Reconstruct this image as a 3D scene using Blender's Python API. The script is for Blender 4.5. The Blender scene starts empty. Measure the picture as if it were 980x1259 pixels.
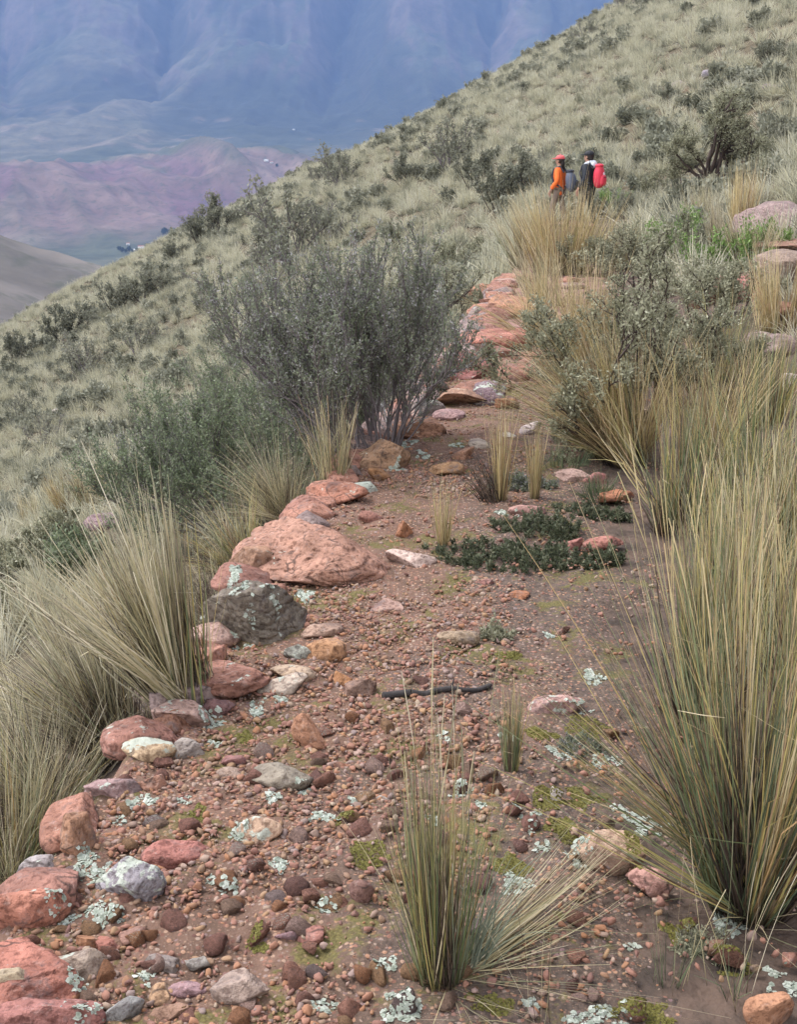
import bpy, bmesh, math, random, re
import numpy as np
from mathutils import Vector, Matrix, Euler
from mathutils.bvhtree import BVHTree

SC = bpy.context.scene
COL = SC.collection
R = math.radians

# ------------------------------------------------------------------ camera, world, sun, exposure
PW, PH, FPX, HORIZ, EYE = 980.0, 1259.0, 1500.0, 195.0, 1.60
PITCH = math.atan((PH / 2 - HORIZ) / FPX)
cam_d = bpy.data.cameras.new('camera')
cam_d.sensor_fit = 'VERTICAL'
cam_d.sensor_height = 24.0
cam_d.lens = 24.0 * FPX / PH
cam_d.clip_start = 0.05
cam_d.clip_end = 40000.0
cam = bpy.data.objects.new('camera', cam_d)
cam.location = (0, 0, EYE)
cam.rotation_euler = (math.pi / 2 - PITCH, 0, 0)
COL.objects.link(cam)
SC.camera = cam

SUN_EL, SUN_AZ = R(58), R(-60)          # azimuth measured from +Y (ahead) towards +X
world = bpy.data.worlds.new('World')
SC.world = world
world.use_nodes = True
wn = world.node_tree
bg = wn.nodes['Background']
sky = wn.nodes.new('ShaderNodeTexSky')
sky.sky_type = 'NISHITA'
sky.sun_disc = False
sky.sun_elevation = SUN_EL
sky.sun_rotation = SUN_AZ
sky.altitude = 2800
sky.air_density = 1.0
sky.dust_density = 3.0
sky.ozone_density = 1.0
hs = wn.nodes.new('ShaderNodeHueSaturation')   # a cloud deck: the sky's light, mostly drained of blue
hs.inputs['Saturation'].default_value = 0.14
wn.links.new(sky.outputs[0], hs.inputs['Color'])
wn.links.new(hs.outputs[0], bg.inputs['Color'])
bg.inputs['Strength'].default_value = 0.12
sun_d = bpy.data.lights.new('sun', 'SUN')
sun_d.energy = 1.15
sun_d.angle = R(28)
sun_d.color = (1.0, 0.975, 0.94)
sun = bpy.data.objects.new('sun', sun_d)
sun.rotation_euler = (math.pi / 2 - SUN_EL, 0, -SUN_AZ + math.pi)
COL.objects.link(sun)
SC.view_settings.view_transform = 'Standard'
SC.view_settings.look = 'None'
SC.view_settings.gamma = 1.0
SC.view_settings.exposure = 2.65
SC.render.engine = 'CYCLES'
SC.cycles.max_bounces = 5
SC.cycles.diffuse_bounces = 3
SC.cycles.glossy_bounces = 1
SC.cycles.transmission_bounces = 3
SC.cycles.volume_bounces = 0
SC.cycles.caustics_reflective = False
SC.cycles.caustics_refractive = False

# ------------------------------------------------------------------ noise
def _hash(ix, iy, iz, s):
    n = (ix * 1619 + iy * 31337 + iz * 6971 + s * 1013) & 0x7fffffff
    n = (n >> 13) ^ n
    return ((n * (n * n * 60493 + 19990303) + 1376312589) & 0x7fffffff) / 1073741824.0 - 1.0

def vnoise(x, y, z=0.0, s=0):
    x = np.asarray(x, float); y = np.asarray(y, float); z = np.asarray(z, float) + np.zeros_like(x)
    ix, iy, iz = np.floor(x).astype(np.int64), np.floor(y).astype(np.int64), np.floor(z).astype(np.int64)
    fx, fy, fz = x - ix, y - iy, z - iz
    u, v, w = [f * f * (3 - 2 * f) for f in (fx, fy, fz)]
    o = 0
    for a in (0, 1):
        for b in (0, 1):
            for c in (0, 1):
                o = o + _hash(ix + a, iy + b, iz + c, s) * (u if a else 1 - u) * (v if b else 1 - v) * (w if c else 1 - w)
    return o

def fbm(x, y, z=0.0, s=0, oct=4, gain=0.5):
    o, a, t = 0, 1.0, 0.0
    for k in range(oct):
        f = 2.03 ** k
        o = o + a * vnoise(np.asarray(x) * f, np.asarray(y) * f, np.asarray(z) * f, s + k * 17)
        t += a; a *= gain
    return o / t

def ridged(x, y, s=0, oct=5, gain=0.5):
    o, a, t = 0, 1.0, 0.0
    for k in range(oct):
        f = 2.07 ** k
        o = o + a * (1 - np.abs(vnoise(np.asarray(x) * f, np.asarray(y) * f, 0.0, s + k * 13)) * 1.6)
        t += a; a *= gain
    return o / t

def sstep(a, b, x):
    t = np.clip((np.asarray(x, float) - a) / (b - a), 0, 1)
    return t * t * (3 - 2 * t)

# ------------------------------------------------------------------ the lie of the land
EY = np.array([-60, -12, 0, 2.28, 3.5, 4.78, 6.46, 8, 11, 16.2, 22, 30, 40, 55, 75, 95, 115, 130, 150, 200, 320.])
EX = np.array([-10, -2.6, -1.15, -.84, -.68, -.55, -.27, .05, .62, 1.4, 2.25, 3.6, 3.9, 2.0, -2.0, -6.0, -9.3, -8.5, 2, 45, 170.])
_dx = np.gradient(EX, EY)
def xe(y):
    y = np.asarray(y, float)
    i = np.clip(np.searchsorted(EY, y) - 1, 0, len(EY) - 2)
    h = EY[i + 1] - EY[i]
    t = (y - EY[i]) / h
    return ((2*t**3 - 3*t*t + 1) * EX[i] + (t**3 - 2*t*t + t) * h * _dx[i] + (-2*t**3 + 3*t*t) * EX[i + 1] + (t**3 - t*t) * h * _dx[i + 1])

def Hd(d, y):
    """height at lateral distance d from the terrace edge, at y"""
    d = np.asarray(d, float); y = np.asarray(y, float)
    x = xe(y) + d
    fade = 1 - sstep(31, 42, y)
    bw = 1.75 * fade
    dr = np.maximum(d - bw, 0)
    right = 0.50 * dr - 0.30 * (1 - np.exp(-dr / 1.2)) * fade
    dl = np.minimum(d, 0)
    drop = 0.42 * (1 - sstep(22, 40, y))
    left = 0.50 * dl - drop * sstep(0.0, 0.30, -dl)
    off = sstep(0.1, 5.0, np.maximum(dr, -dl))
    n = 0.34 * fbm(x / 7.0, y / 7.0, 0, 3, 3) * off + 0.9 * fbm(x / 30.0, y / 30.0, 0, 9, 2) * off * sstep(15, 40, y)
    n = n + 0.030 * fbm(x / 0.55, y / 0.55, 0, 5, 4) + 0.010 * fbm(x / 0.09, y / 0.09, 0, 8, 2)
    crown = 0.03 * sstep(0, .6, d) * (1 - sstep(.9, 1.7, d)) * 0
    return right + left + n + crown

def H(x, y):
    return Hd(np.asarray(x, float) - xe(y), y)

_F = np.array([0, math.cos(PITCH), -math.sin(PITCH)])
_U = np.array([0, math.sin(PITCH), math.cos(PITCH)])
def ray(px, py):
    d = _F + np.array([1.0, 0, 0]) * (px - PW / 2) / FPX + _U * (PH / 2 - py) / FPX
    return d
def P(px, py):
    """where the photo's sight line through a pixel meets the ground"""
    d = ray(px, py)
    t = np.geomspace(0.8, 260, 2600)
    f = EYE + d[2] * t - H(d[0] * t, d[1] * t)
    k = np.where(f <= 0)[0]
    if len(k) == 0:
        tt = 120.0
    else:
        k = max(k[0], 1)
        a, b = t[k - 1], t[k]
        for _ in range(24):
            m = (a + b) / 2
            if EYE + d[2] * m - float(H(d[0] * m, d[1] * m)) > 0: a = m
            else: b = m
        tt = b
    x, y = d[0] * tt, d[1] * tt
    return np.array([x, y, float(H(x, y))]), tt      # tt = depth along the optical axis: metres per pixel = tt / FPX

# ------------------------------------------------------------------ mesh and object helpers
def mesh(name, v, f, mat=None, smooth=False, attrs=None, mats=None):
    me = bpy.data.meshes.new(name)
    v = np.asarray(v, np.float32); f = np.asarray(f, np.int32)
    me.vertices.add(len(v)); me.vertices.foreach_set('co', v.ravel())
    if len(f):
        k = f.shape[1]
        me.loops.add(f.size); me.loops.foreach_set('vertex_index', f.ravel())
        me.polygons.add(len(f))
        me.polygons.foreach_set('loop_start', np.arange(0, f.size, k, dtype=np.int32))
        if smooth: me.polygons.foreach_set('use_smooth', np.ones(len(f), bool))
    for n, a in (attrs or {}).items():
        a = np.asarray(a)
        if a.ndim == 2:
            at = me.attributes.new(n, 'FLOAT_COLOR', 'POINT')
            if a.shape[1] == 3: a = np.c_[a, np.ones(len(a))]
            at.data.foreach_set('color', a.astype(np.float32).ravel())
        else:
            at = me.attributes.new(n, 'FLOAT', 'POINT'); at.data.foreach_set('value', a.astype(np.float32))
    for m in (mats or ([mat] if mat else [])): me.materials.append(m)
    me.update(calc_edges=True); me.validate()
    return me

def obj(name, me, parent=None, loc=(0, 0, 0), rot=(0, 0, 0), scl=1.0):
    o = bpy.data.objects.new(name, me)
    COL.objects.link(o)
    o.parent = parent
    o.location = loc; o.rotation_euler = rot
    o.scale = (scl,) * 3 if isinstance(scl, (int, float)) else scl
    return o

def tag(o, label=None, cat=None, group=None, kind=None):
    if label: o['label'] = label
    if cat: o['category'] = cat
    if group: o['group'] = group
    if kind: o['kind'] = kind
    return o

def empty(name, loc, rz=0.0):
    o = obj(name, None, None, loc, (0, 0, rz)); o.empty_display_size = 0.1
    return o

def join(parts):
    vs, fs, at, n = [], [], {}, 0
    for v, f, a in parts:
        vs.append(v); fs.append(f + n); n += len(v)
        for k, x in a.items(): at.setdefault(k, []).append(x)
    return np.concatenate(vs), np.concatenate(fs), {k: np.concatenate(x) for k, x in at.items()}

_ico = {}
def ico(s):
    if s not in _ico:
        bm = bmesh.new(); bmesh.ops.create_icosphere(bm, subdivisions=s, radius=1.0)
        _ico[s] = (np.array([v.co[:] for v in bm.verts]), np.array([[v.index for v in f.verts] for f in bm.faces]))
        bm.free()
    return _ico[s]

# ------------------------------------------------------------------ materials
class N:
    def __init__(s, name):
        s.m = bpy.data.materials.new(name); s.m.use_nodes = True
        s.t = s.m.node_tree; s.b = s.t.nodes['Principled BSDF']; s.out = s.t.nodes['Material Output']
    def n(s, typ, **kw):
        x = s.t.nodes.new('ShaderNode' + typ)
        for k, v in kw.items(): setattr(x, k, v)
        return x
    def l(s, a, b): s.t.links.new(a, b)
    def put(s, sock, v):
        if hasattr(v, 'is_linked') or isinstance(v, bpy.types.NodeSocket): s.l(v, sock)
        else: sock.default_value = v
    def noise(s, vec, scale, detail=4, rough=.55, dist=0):
        x = s.n('TexNoise'); x.inputs['Scale'].default_value = scale; x.inputs['Detail'].default_value = detail
        x.inputs['Roughness'].default_value = rough; x.inputs['Distortion'].default_value = dist
        if vec is not None: s.l(vec, x.inputs['Vector'])
        return x.outputs['Fac']
    def vor(s, vec, scale, feature='F1', out='Distance'):
        x = s.n('TexVoronoi', feature=feature); x.inputs['Scale'].default_value = scale
        s.l(vec, x.inputs['Vector']); return x.outputs[out]
    def ramp(s, fac, stops):
        x = s.n('ValToRGB'); e = x.color_ramp.elements
        while len(e) < len(stops): e.new(0.5)
        for k, (p, c) in enumerate(stops):
            e[k].position = p; e[k].color = (*c, 1) if not isinstance(c, (int, float)) else (c, c, c, 1)
        s.put(x.inputs['Fac'], fac); return x.outputs['Color']
    def mix(s, fac, a, b, mode='MIX'):
        x = s.n('Mix', data_type='RGBA', blend_type=mode)
        for sock, v in ((x.inputs[0], fac), (x.inputs[6], a), (x.inputs[7], b)):
            if isinstance(v, tuple): v = (*v, 1) if len(v) == 3 else v
            s.put(sock, v)
        return x.outputs[2]
    def math(s, op, a, b=0.0, c=None):
        x = s.n('Math', operation=op); s.put(x.inputs[0], a); s.put(x.inputs[1], b)
        if c is not None: s.put(x.inputs[2], c)
        return x.outputs[0]
    def attr(s, name, out='Fac'): return s.n('Attribute', attribute_name=name).outputs[out]
    def bump(s, h, strength=.5, dist=.01, prev=None):
        x = s.n('Bump'); x.inputs['Strength'].default_value = strength; x.inputs['Distance'].default_value = dist
        s.l(h, x.inputs['Height'])
        if prev is not None: s.l(prev, x.inputs['Normal'])
        return x.outputs['Normal']
    def done(s, color=None, rough=.9, normal=None, spec=.25):
        if color is not None: s.put(s.b.inputs['Base Color'], (*color, 1) if isinstance(color, tuple) and len(color) == 3 else color)
        s.put(s.b.inputs['Roughness'], rough); s.b.inputs['Specular IOR Level'].default_value = spec
        if normal is not None: s.l(normal, s.b.inputs['Normal'])
        return s.m

def plain(name, col, rough=.8, var=.25, scale=30):
    m = N(name); tc = m.n('TexCoord').outputs['Object']
    f = m.noise(tc, scale, 3)
    c = m.mix(f, tuple(x * (1 - var) for x in col), tuple(x * (1 + var) for x in col))
    return m.done(c, rough)

def mat_grass(name, stops, base=(.06, .038, .022), objvar=0.0, up=.16):
    """blade colour from a per-blade value; dead brown sheaths at the foot"""
    m = N(name)
    rnd = m.attr('rnd'); t = m.attr('t')
    if objvar:
        oi = m.n('ObjectInfo').outputs['Random']
        rnd = m.math('ADD', m.math('MULTIPLY', rnd, 1 - objvar), m.math('MULTIPLY', oi, objvar))
    c = m.ramp(rnd, stops)
    f = m.ramp(t, [(0.0, 0.0), (up, 1.0)])
    c = m.mix(f, base, c)
    tip = m.ramp(t, [(.6, 0.0), (1.0, .22)])
    c = m.mix(tip, c, stops[-1][1])
    m.done(c, .62, spec=.3)
    tr = m.n('BsdfTranslucent'); m.l(c, tr.inputs['Color'])
    ms = m.n('MixShader'); ms.inputs[0].default_value = .22
    m.l(m.b.outputs[0], ms.inputs[1]); m.l(tr.outputs[0], ms.inputs[2]); m.l(ms.outputs[0], m.out.inputs['Surface'])
    return m.m

def mat_leaf(name, stops, objvar=0.0):
    m = N(name); rnd = m.attr('rnd')
    if objvar:
        oi = m.n('ObjectInfo').outputs['Random']
        rnd = m.math('ADD', m.math('MULTIPLY', rnd, 1 - objvar), m.math('MULTIPLY', oi, objvar))
    c = m.ramp(rnd, stops)
    m.done(c, .7, spec=.2)
    tr = m.n('BsdfTranslucent'); m.l(c, tr.inputs['Color'])
    ms = m.n('MixShader'); ms.inputs[0].default_value = .2
    m.l(m.b.outputs[0], ms.inputs[1]); m.l(tr.outputs[0], ms.inputs[2]); m.l(ms.outputs[0], m.out.inputs['Surface'])
    return m.m

def mat_rock():
    m = N('sandstone'); oi = m.n('ObjectInfo'); tc = m.n('TexCoord').outputs['Object']
    off = m.n('VectorMath', operation='ADD'); m.l(tc, off.inputs[0])
    rv = m.n('CombineXYZ'); r10 = m.math('MULTIPLY', oi.outputs['Random'], 37.0)
    for k in range(3): m.l(r10, rv.inputs[k])
    m.l(rv.outputs[0], off.inputs[1]); v = off.outputs[0]
    n1 = m.noise(v, 9, 6, .6, .3); n2 = m.noise(v, 55, 4, .6); n3 = m.noise(v, 7, 4, .55)
    c = m.mix(m.ramp(n1, [(.3, 0), (.7, 1)]), (.58, .55, .54), (1.28, 1.24, 1.22))
    c = m.mix(1.0, oi.outputs['Color'], c, 'MULTIPLY')
    c = m.mix(m.ramp(n2, [(.38, .8), (.5, 0)]), c, m.mix(1.0, c, (.42, .38, .38), 'MULTIPLY'))      # grain
    c = m.mix(m.ramp(m.noise(v, 30, 5, .7), [(.56, 0), (.66, .55)]), c, m.mix(.28, c, (.55, .48, .43)))
    st = m.ramp(m.math('ADD', m.math('MULTIPLY', n3, .6), m.math('MULTIPLY', n2, .4)), [(.55, 0), (.64, .7)])
    c = m.mix(st, c, (.095, .075, .075))                                                            # dark weathering crust in blotches
    dv = m.n('VectorMath', operation='MULTIPLY_ADD'); dn = m.n('TexNoise'); dn.inputs['Scale'].default_value = 7; m.l(v, dn.inputs['Vector'])
    m.l(dn.outputs['Color'], dv.inputs[0]); dv.inputs[1].default_value = (.22, .22, .22); m.l(v, dv.inputs[2])
    ck = m.n('TexVoronoi', feature='DISTANCE_TO_EDGE'); ck.inputs['Scale'].default_value = 6.5; m.l(dv.outputs[0], ck.inputs['Vector'])
    crack = m.math('MULTIPLY', m.ramp(ck.outputs['Distance'], [(.008, 1), (.035, 0)]), m.ramp(n1, [(.5, 0), (.58, 1)]))
    c = m.mix(m.math('MULTIPLY', crack, .75), c, (.05, .036, .032))
    wv = m.n('TexWave', wave_type='BANDS', bands_direction='Z'); wv.inputs['Scale'].default_value = 9; wv.inputs['Distortion'].default_value = 3.5; wv.inputs['Detail'].default_value = 4; m.l(v, wv.inputs['Vector'])
    c = m.mix(m.ramp(wv.outputs['Fac'], [(.25, .2), (.6, 0)]), c, m.mix(1.0, c, (.58, .52, .50), 'MULTIPLY'))
    up = m.n('NewGeometry').outputs['Normal']
    sx = m.n('SeparateXYZ'); m.l(up, sx.inputs[0])
    lm = m.noise(v, 16, 5, .65, .6)
    lf = m.math('ADD', lm, m.math('MULTIPLY', oi.outputs['Alpha'], .30))
    lf = m.math('ADD', lf, m.math('MULTIPLY', sx.outputs['Z'], .06))
    lf = m.math('ADD', lf, m.math('MULTIPLY', m.math('SUBTRACT', n2, .5), .22)); lf = m.ramp(lf, [(.765, 0), (.795, .92)])
    lc = m.mix(m.noise(v, 70, 3), (.26, .275, .22), (.50, .52, .45))
    c = m.mix(lf, c, lc)                                                                            # crustose lichen
    b = m.bump(crack, -.8, .012); b = m.bump(wv.outputs['Fac'], .18, .006, b); b = m.bump(n1, .8, .03, b); b = m.bump(n2, .8, .010, b); b = m.bump(m.noise(v, 190, 3), .6, .003, b)
    b = m.bump(lf, .4, .002, b)
    return m.done(c, .92, b, .2)

def mat_path():
    m = N('gravelly_soil'); tc = m.n('TexCoord').outputs['Object']
    n_big = m.noise(tc, 1.3, 5, .6, .4); n_mid = m.noise(tc, 6, 5, .65); n_fin = m.noise(tc, 45, 4, .6); n_vf = m.noise(tc, 160, 3, .6)
    red = m.mix(m.ramp(n_mid, [(.35, 0), (.65, 1)]), (.096, .060, .043), (.175, .104, .076))
    dark = m.mix(m.ramp(n_fin, [(.35, 0), (.65, 1)]), (.060, .046, .038), (.13, .092, .072))
    side = m.attr('bank')                                         # 0 at the stony edge, 1 at the grassy side
    sd = m.math('ADD', side, m.math('MULTIPLY', m.math('SUBTRACT', n_big, .5), 1.6))
    c = m.mix(m.ramp(sd, [(.32, 0), (.62, 1)]), red, dark)
    # small grit of many reds
    vc = m.n('TexVoronoi'); vc.inputs['Scale'].default_value = 85; m.l(tc, vc.inputs['Vector'])
    sep = m.n('SeparateColor'); m.l(vc.outputs['Color'], sep.inputs[0])
    gc = m.ramp(sep.outputs[0], [(0, (.10, .05, .04)), (.35, (.24, .12, .085)), (.6, (.34, .19, .12)), (.8, (.30, .22, .17)), (1, (.16, .10, .10))])
    gm = m.math('MULTIPLY', m.ramp(vc.outputs['Distance'], [(.36, 1), (.5, 0)]), m.ramp(m.math('ADD', sep.outputs[1], m.math('MULTIPLY', sd, -.55)), [(.18, 0), (.22, 1)]))
    c = m.mix(gm, c, gc)
    v2 = m.n('TexVoronoi'); v2.inputs['Scale'].default_value = 210; m.l(tc, v2.inputs['Vector'])
    s2 = m.n('SeparateColor'); m.l(v2.outputs['Color'], s2.inputs[0])
    g2 = m.ramp(s2.outputs[0], [(0, (.07, .045, .035)), (.5, (.22, .125, .09)), (.85, (.25, .165, .12)), (1, (.29, .24, .20))])
    c = m.mix(m.math('MULTIPLY', m.ramp(v2.outputs['Distance'], [(.3, 1), (.5, 0)]), m.ramp(s2.outputs[1], [(.45, 0), (.5, .5)])), c, g2)
    # moss
    ms = m.noise(tc, 3.1, 5, .62, .5)
    mm = m.ramp(m.math('ADD', ms, m.math('MULTIPLY', m.math('SUBTRACT', n_fin, .5), .35)), [(.535, 0), (.61, .85)])
    mc = m.mix(m.ramp(n_vf, [(.35, 0), (.65, 1)]), (.070, .062, .022), (.15, .13, .045))
    c = m.mix(m.math('MULTIPLY', mm, m.ramp(n_mid, [(.3, 0), (.5, 1)])), c, mc)
    bc = m.mix(m.ramp(n_mid, [(.3, 0), (.7, 1)]), (.20, .11, .088), (.34, .205, .165))
    ck = m.noise(tc, 3.4, 6, .62, 1.2)
    bc = m.mix(m.ramp(ck, [(.42, .85), (.52, 0)]), bc, (.085, .058, .045))
    c = m.mix(m.ramp(m.math('ADD', m.attr('bed'), m.math('MULTIPLY', m.math('SUBTRACT', n_big, .5), 2.2)), [(.45, 0), (.75, .9)]), c, bc)
    b = m.bump(n_fin, .6, .010); b = m.bump(vc.outputs['Distance'], -.5, .006, b) if False else m.bump(m.math('SUBTRACT', 1.0, vc.outputs['Distance']), .45, .006, b)
    b = m.bump(n_vf, .5, .003, b)
    return m.done(c, .97, b, .15)

def mat_hill():
    m = N('dry_hillside'); tc = m.n('TexCoord').outputs['Object']
    a = m.noise(tc, .35, 6, .6, .3); b_ = m.noise(tc, 2.2, 5, .65); f = m.noise(tc, 14, 4, .6)
    c = m.mix(m.ramp(b_, [(.35, 0), (.65, 1)]), (.065, .052, .034), (.145, .115, .072))
    c = m.mix(m.ramp(f, [(.35, .6), (.6, 0)]), c, (.075, .060, .040))
    c = m.mix(m.ramp(a, [(.60, 0), (.72, .7)]), c, (.17, .095, .068))
    so = m.mix(m.ramp(m.noise(tc, 9, 4), [(.35, 0), (.65, 1)]), (.058, .044, .036), (.125, .085, .065))
    c = m.mix(m.ramp(m.math('ADD', m.attr('soil'), m.math('MULTIPLY', m.math('SUBTRACT', b_, .5), 1.2)), [(.3, 0), (.6, 1)]), c, so)
    b = m.bump(b_, .6, .15); b = m.bump(f, .6, .04, b)
    return m.done(c, .95, b, .15)

MAT_ROCK = mat_rock()
MAT_PATH = mat_path()
MAT_HILL = mat_hill()
ICHU = [(0.0, (0.059, 0.037, 0.028)), (0.12, (0.13, 0.082, 0.056)), (0.2, (0.108, 0.138, 0.061)), (0.34, (0.167, 0.204, 0.089)), (0.46, (0.184, 0.204, 0.132)), (0.58, (0.324, 0.291, 0.103)), (0.72, (0.475, 0.383, 0.146)), (0.82, (0.367, 0.219, 0.108)), (0.9, (0.302, 0.245, 0.16)), (1, (0.605, 0.5, 0.31))]
STRAW = [(0.0, (.07, .05, .035)), (.14, (.20, .15, .095)), (.3, (.21, .215, .12)), (.5, (.40, .34, .19)), (.75, (.52, .43, .25)), (.88, (.36, .29, .19)), (1, (.64, .57, .42))]
PALE = [(0.0, (0.059, 0.046, 0.032)), (0.14, (0.161, 0.128, 0.083)), (0.28, (0.193, 0.205, 0.117)), (0.42, (0.321, 0.287, 0.165)), (0.58, (0.482, 0.4, 0.228)), (0.72, (0.321, 0.292, 0.204)), (0.86, (0.514, 0.451, 0.31)), (1, (0.707, 0.624, 0.464))]
GOLD = [(0.0, (.09, .055, .035)), (.15, (.22, .15, .08)), (.3, (.27, .25, .11)), (.5, (.44, .34, .16)), (.75, (.56, .44, .23)), (.88, (.40, .27, .14)), (1, (.66, .55, .36))]
GREEN = [(0.0, (.045, .055, .035)), (.3, (.085, .115, .060)), (.6, (.13, .16, .085)), (1, (.22, .23, .13))]
GLAUC = [(0.0, (.10, .12, .085)), (.5, (.20, .22, .155)), (1, (.31, .32, .235))]
M_ICHU = mat_grass('ichu_blades', ICHU)
M_STRAW = mat_grass('straw_blades', STRAW)
M_PALE = mat_grass('pale_blades', PALE)
M_GOLD = mat_grass('golden_blades', GOLD)
M_GREEN = mat_grass('green_blades', GREEN, (.04, .04, .022))
M_GLAUC = mat_grass('blue_green_blades', GLAUC)
M_DEAD = mat_grass('dead_blades', [(0, (.035, .026, .022)), (.5, (.075, .052, .04)), (1, (.16, .115, .08))], (.03, .02, .016))
M_HILLTUFT = mat_grass('hillside_grass', [(0.0, (0.109, 0.109, 0.081)), (0.2, (0.197, 0.198, 0.139)), (0.36, (0.306, 0.297, 0.205)), (0.5, (0.433, 0.406, 0.276)), (0.66, (0.523, 0.475, 0.328)), (0.8, (0.394, 0.386, 0.307)), (1, (0.611, 0.564, 0.44))], (.055, .042, .03), .6, .34)
M_TWIG = plain('grey_twigs', (.17, .145, .135), .85)
M_TWIGP = plain('purplish_twigs', (.15, .125, .128), .85)
M_BARK = plain('dark_bark', (.060, .043, .036), .9)
M_WHITE = plain('bleached_twigs', (.42, .40, .39), .85)
M_SAGE = mat_leaf('sage_leaves', [(0, (.115, .115, .072)), (.4, (.23, .225, .145)), (.8, (.345, .335, .23)), (1, (.47, .45, .335))])
M_BROOM = mat_leaf('broom_leaves', [(0, (.075, .080, .06)), (.3, (.14, .155, .105)), (.55, (.20, .225, .14)), (.75, (.255, .245, .235)), (1, (.40, .37, .38))])
M_BROOMG = mat_leaf('green_broom_leaves', [(0, (.075, .085, .06)), (.35, (.14, .165, .10)), (.7, (.20, .24, .13)), (1, (.34, .34, .27))])
M_FRESH = mat_leaf('fresh_green_leaves', [(0, (.07, .11, .03)), (.5, (.15, .235, .065)), (1, (.27, .36, .13))])
M_CUSH = mat_leaf('cushion_leaves', [(0, (.038, .046, .026)), (.45, (.085, .098, .055)), (.75, (.14, .145, .09)), (1, (.24, .225, .15))])
M_BUSH = mat_leaf('hillside_bush_leaves', [(0, (.09, .09, .065)), (.4, (.18, .18, .13)), (.75, (.26, .255, .19)), (1, (.37, .355, .28))], .5)
M_LICHEN = mat_leaf('lichen_lobes', [(0, (.17, .195, .15)), (.35, (.31, .34, .275)), (.75, (.45, .475, .405)), (1, (.56, .57, .51))])
M_MOSS = mat_leaf('moss_fronds', [(0, (.075, .068, .016)), (.5, (.14, .125, .030)), (1, (.21, .185, .055))])

#==GROUND
# ------------------------------------------------------------------ hillside and footpath (one curvilinear sheet each)
def grid_faces(nr, nc):
    i = np.arange(nr - 1)[:, None] * nc + np.arange(nc - 1)[None, :]
    return np.stack([i, i + 1, i + 1 + nc, i + nc], -1).reshape(-1, 4)

def build_ground():
    d = np.unique(np.r_[-np.geomspace(1.0, 160, 90), np.linspace(-1.0, -.3, 10), np.linspace(-.3, 0, 12), np.linspace(0, 1.75, 30), np.linspace(1.75, 4, 22), 4 + np.geomspace(.15, 170, 90)].round(4))
    y = np.unique(np.r_[-np.geomspace(.5, 60, 20), np.linspace(-.5, 12, 200), 12 + np.geomspace(.08, 300, 250)].round(4))
    D, Y = np.meshgrid(d, y)
    Z = Hd(D, Y)
    inside = (D > .06) & (D < 1.69) & (Y > -1.4) & (Y < 33.5)
    Z = np.where(inside, Z - np.where(D > 1.25, .015, .10), Z)
    v = np.stack([xe(Y) + D, Y, Z], -1).reshape(-1, 3)
    tag(obj('hillside_ground', mesh('hillside_ground', v, grid_faces(len(y), len(d)), MAT_HILL, True, {'soil': (np.exp(-(np.maximum(D - 1.6, 0) / 1.3) ** 2) * (D > 0) * (1 - sstep(14, 26, Y)) + 1.0 * np.exp(-(np.minimum(D, 0) / 1.1) ** 2) * (D <= 0) * (1 - sstep(14, 26, Y))).ravel()})), 'dry grassy hillside falling away beside the path', None, None, 'structure')
    d = np.linspace(-.02, 1.76, 90)
    y = np.unique(np.r_[np.linspace(-1.5, 1.2, 40), np.linspace(1.2, 6, 230), np.linspace(6, 12, 140), np.linspace(12, 34, 180)].round(4))
    D, Y = np.meshgrid(d, y)
    Z = Hd(D, Y) + .008 + .012 * fbm((xe(Y) + D) / .05, Y / .05, 0, 21, 2) * (1 - sstep(5, 9, Y))
    X = xe(Y) + D
    Z = Z - .06 * sstep(1.2, 1.75, D + .45 * fbm(X / .5, Y / .5, 0, 31, 4))
    v = np.stack([X, Y, Z], -1).reshape(-1, 3)
    tag(obj('footpath', mesh('footpath', v, grid_faces(len(y), len(d)), MAT_PATH, True, {'bank': (D / 1.75).ravel(), 'bed': (sstep(8.0, 10.5, Y) * (1 - sstep(19, 24, Y)) * (1 - .8 * sstep(.9, 1.5, D))).ravel()})), 'narrow footpath of red gravelly soil along the terrace', None, None, 'structure')
build_ground()

# ------------------------------------------------------------------ far valley, spur and mountain
def mat_far(name, bump_d):
    m = N(name); tc = m.n('TexCoord').outputs['Object']
    c = m.attr('col', 'Color')
    n = m.noise(tc, .012, 6, .62); n2 = m.noise(tc, .05, 4, .6)
    c = m.mix(1.0, c, m.mix(m.ramp(n, [(.3, 0), (.7, 1)]), (.62, .64, .64), (1.36, 1.33, 1.3)), 'MULTIPLY')
    c = m.mix(m.ramp(n2, [(.52, 0), (.68, .55)]), c, (.05, .06, .04))
    b = m.bump(n, .7, bump_d); b = m.bump(n2, .6, bump_d * .3, b)
    return m.done(c, .95, b, .1)

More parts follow.
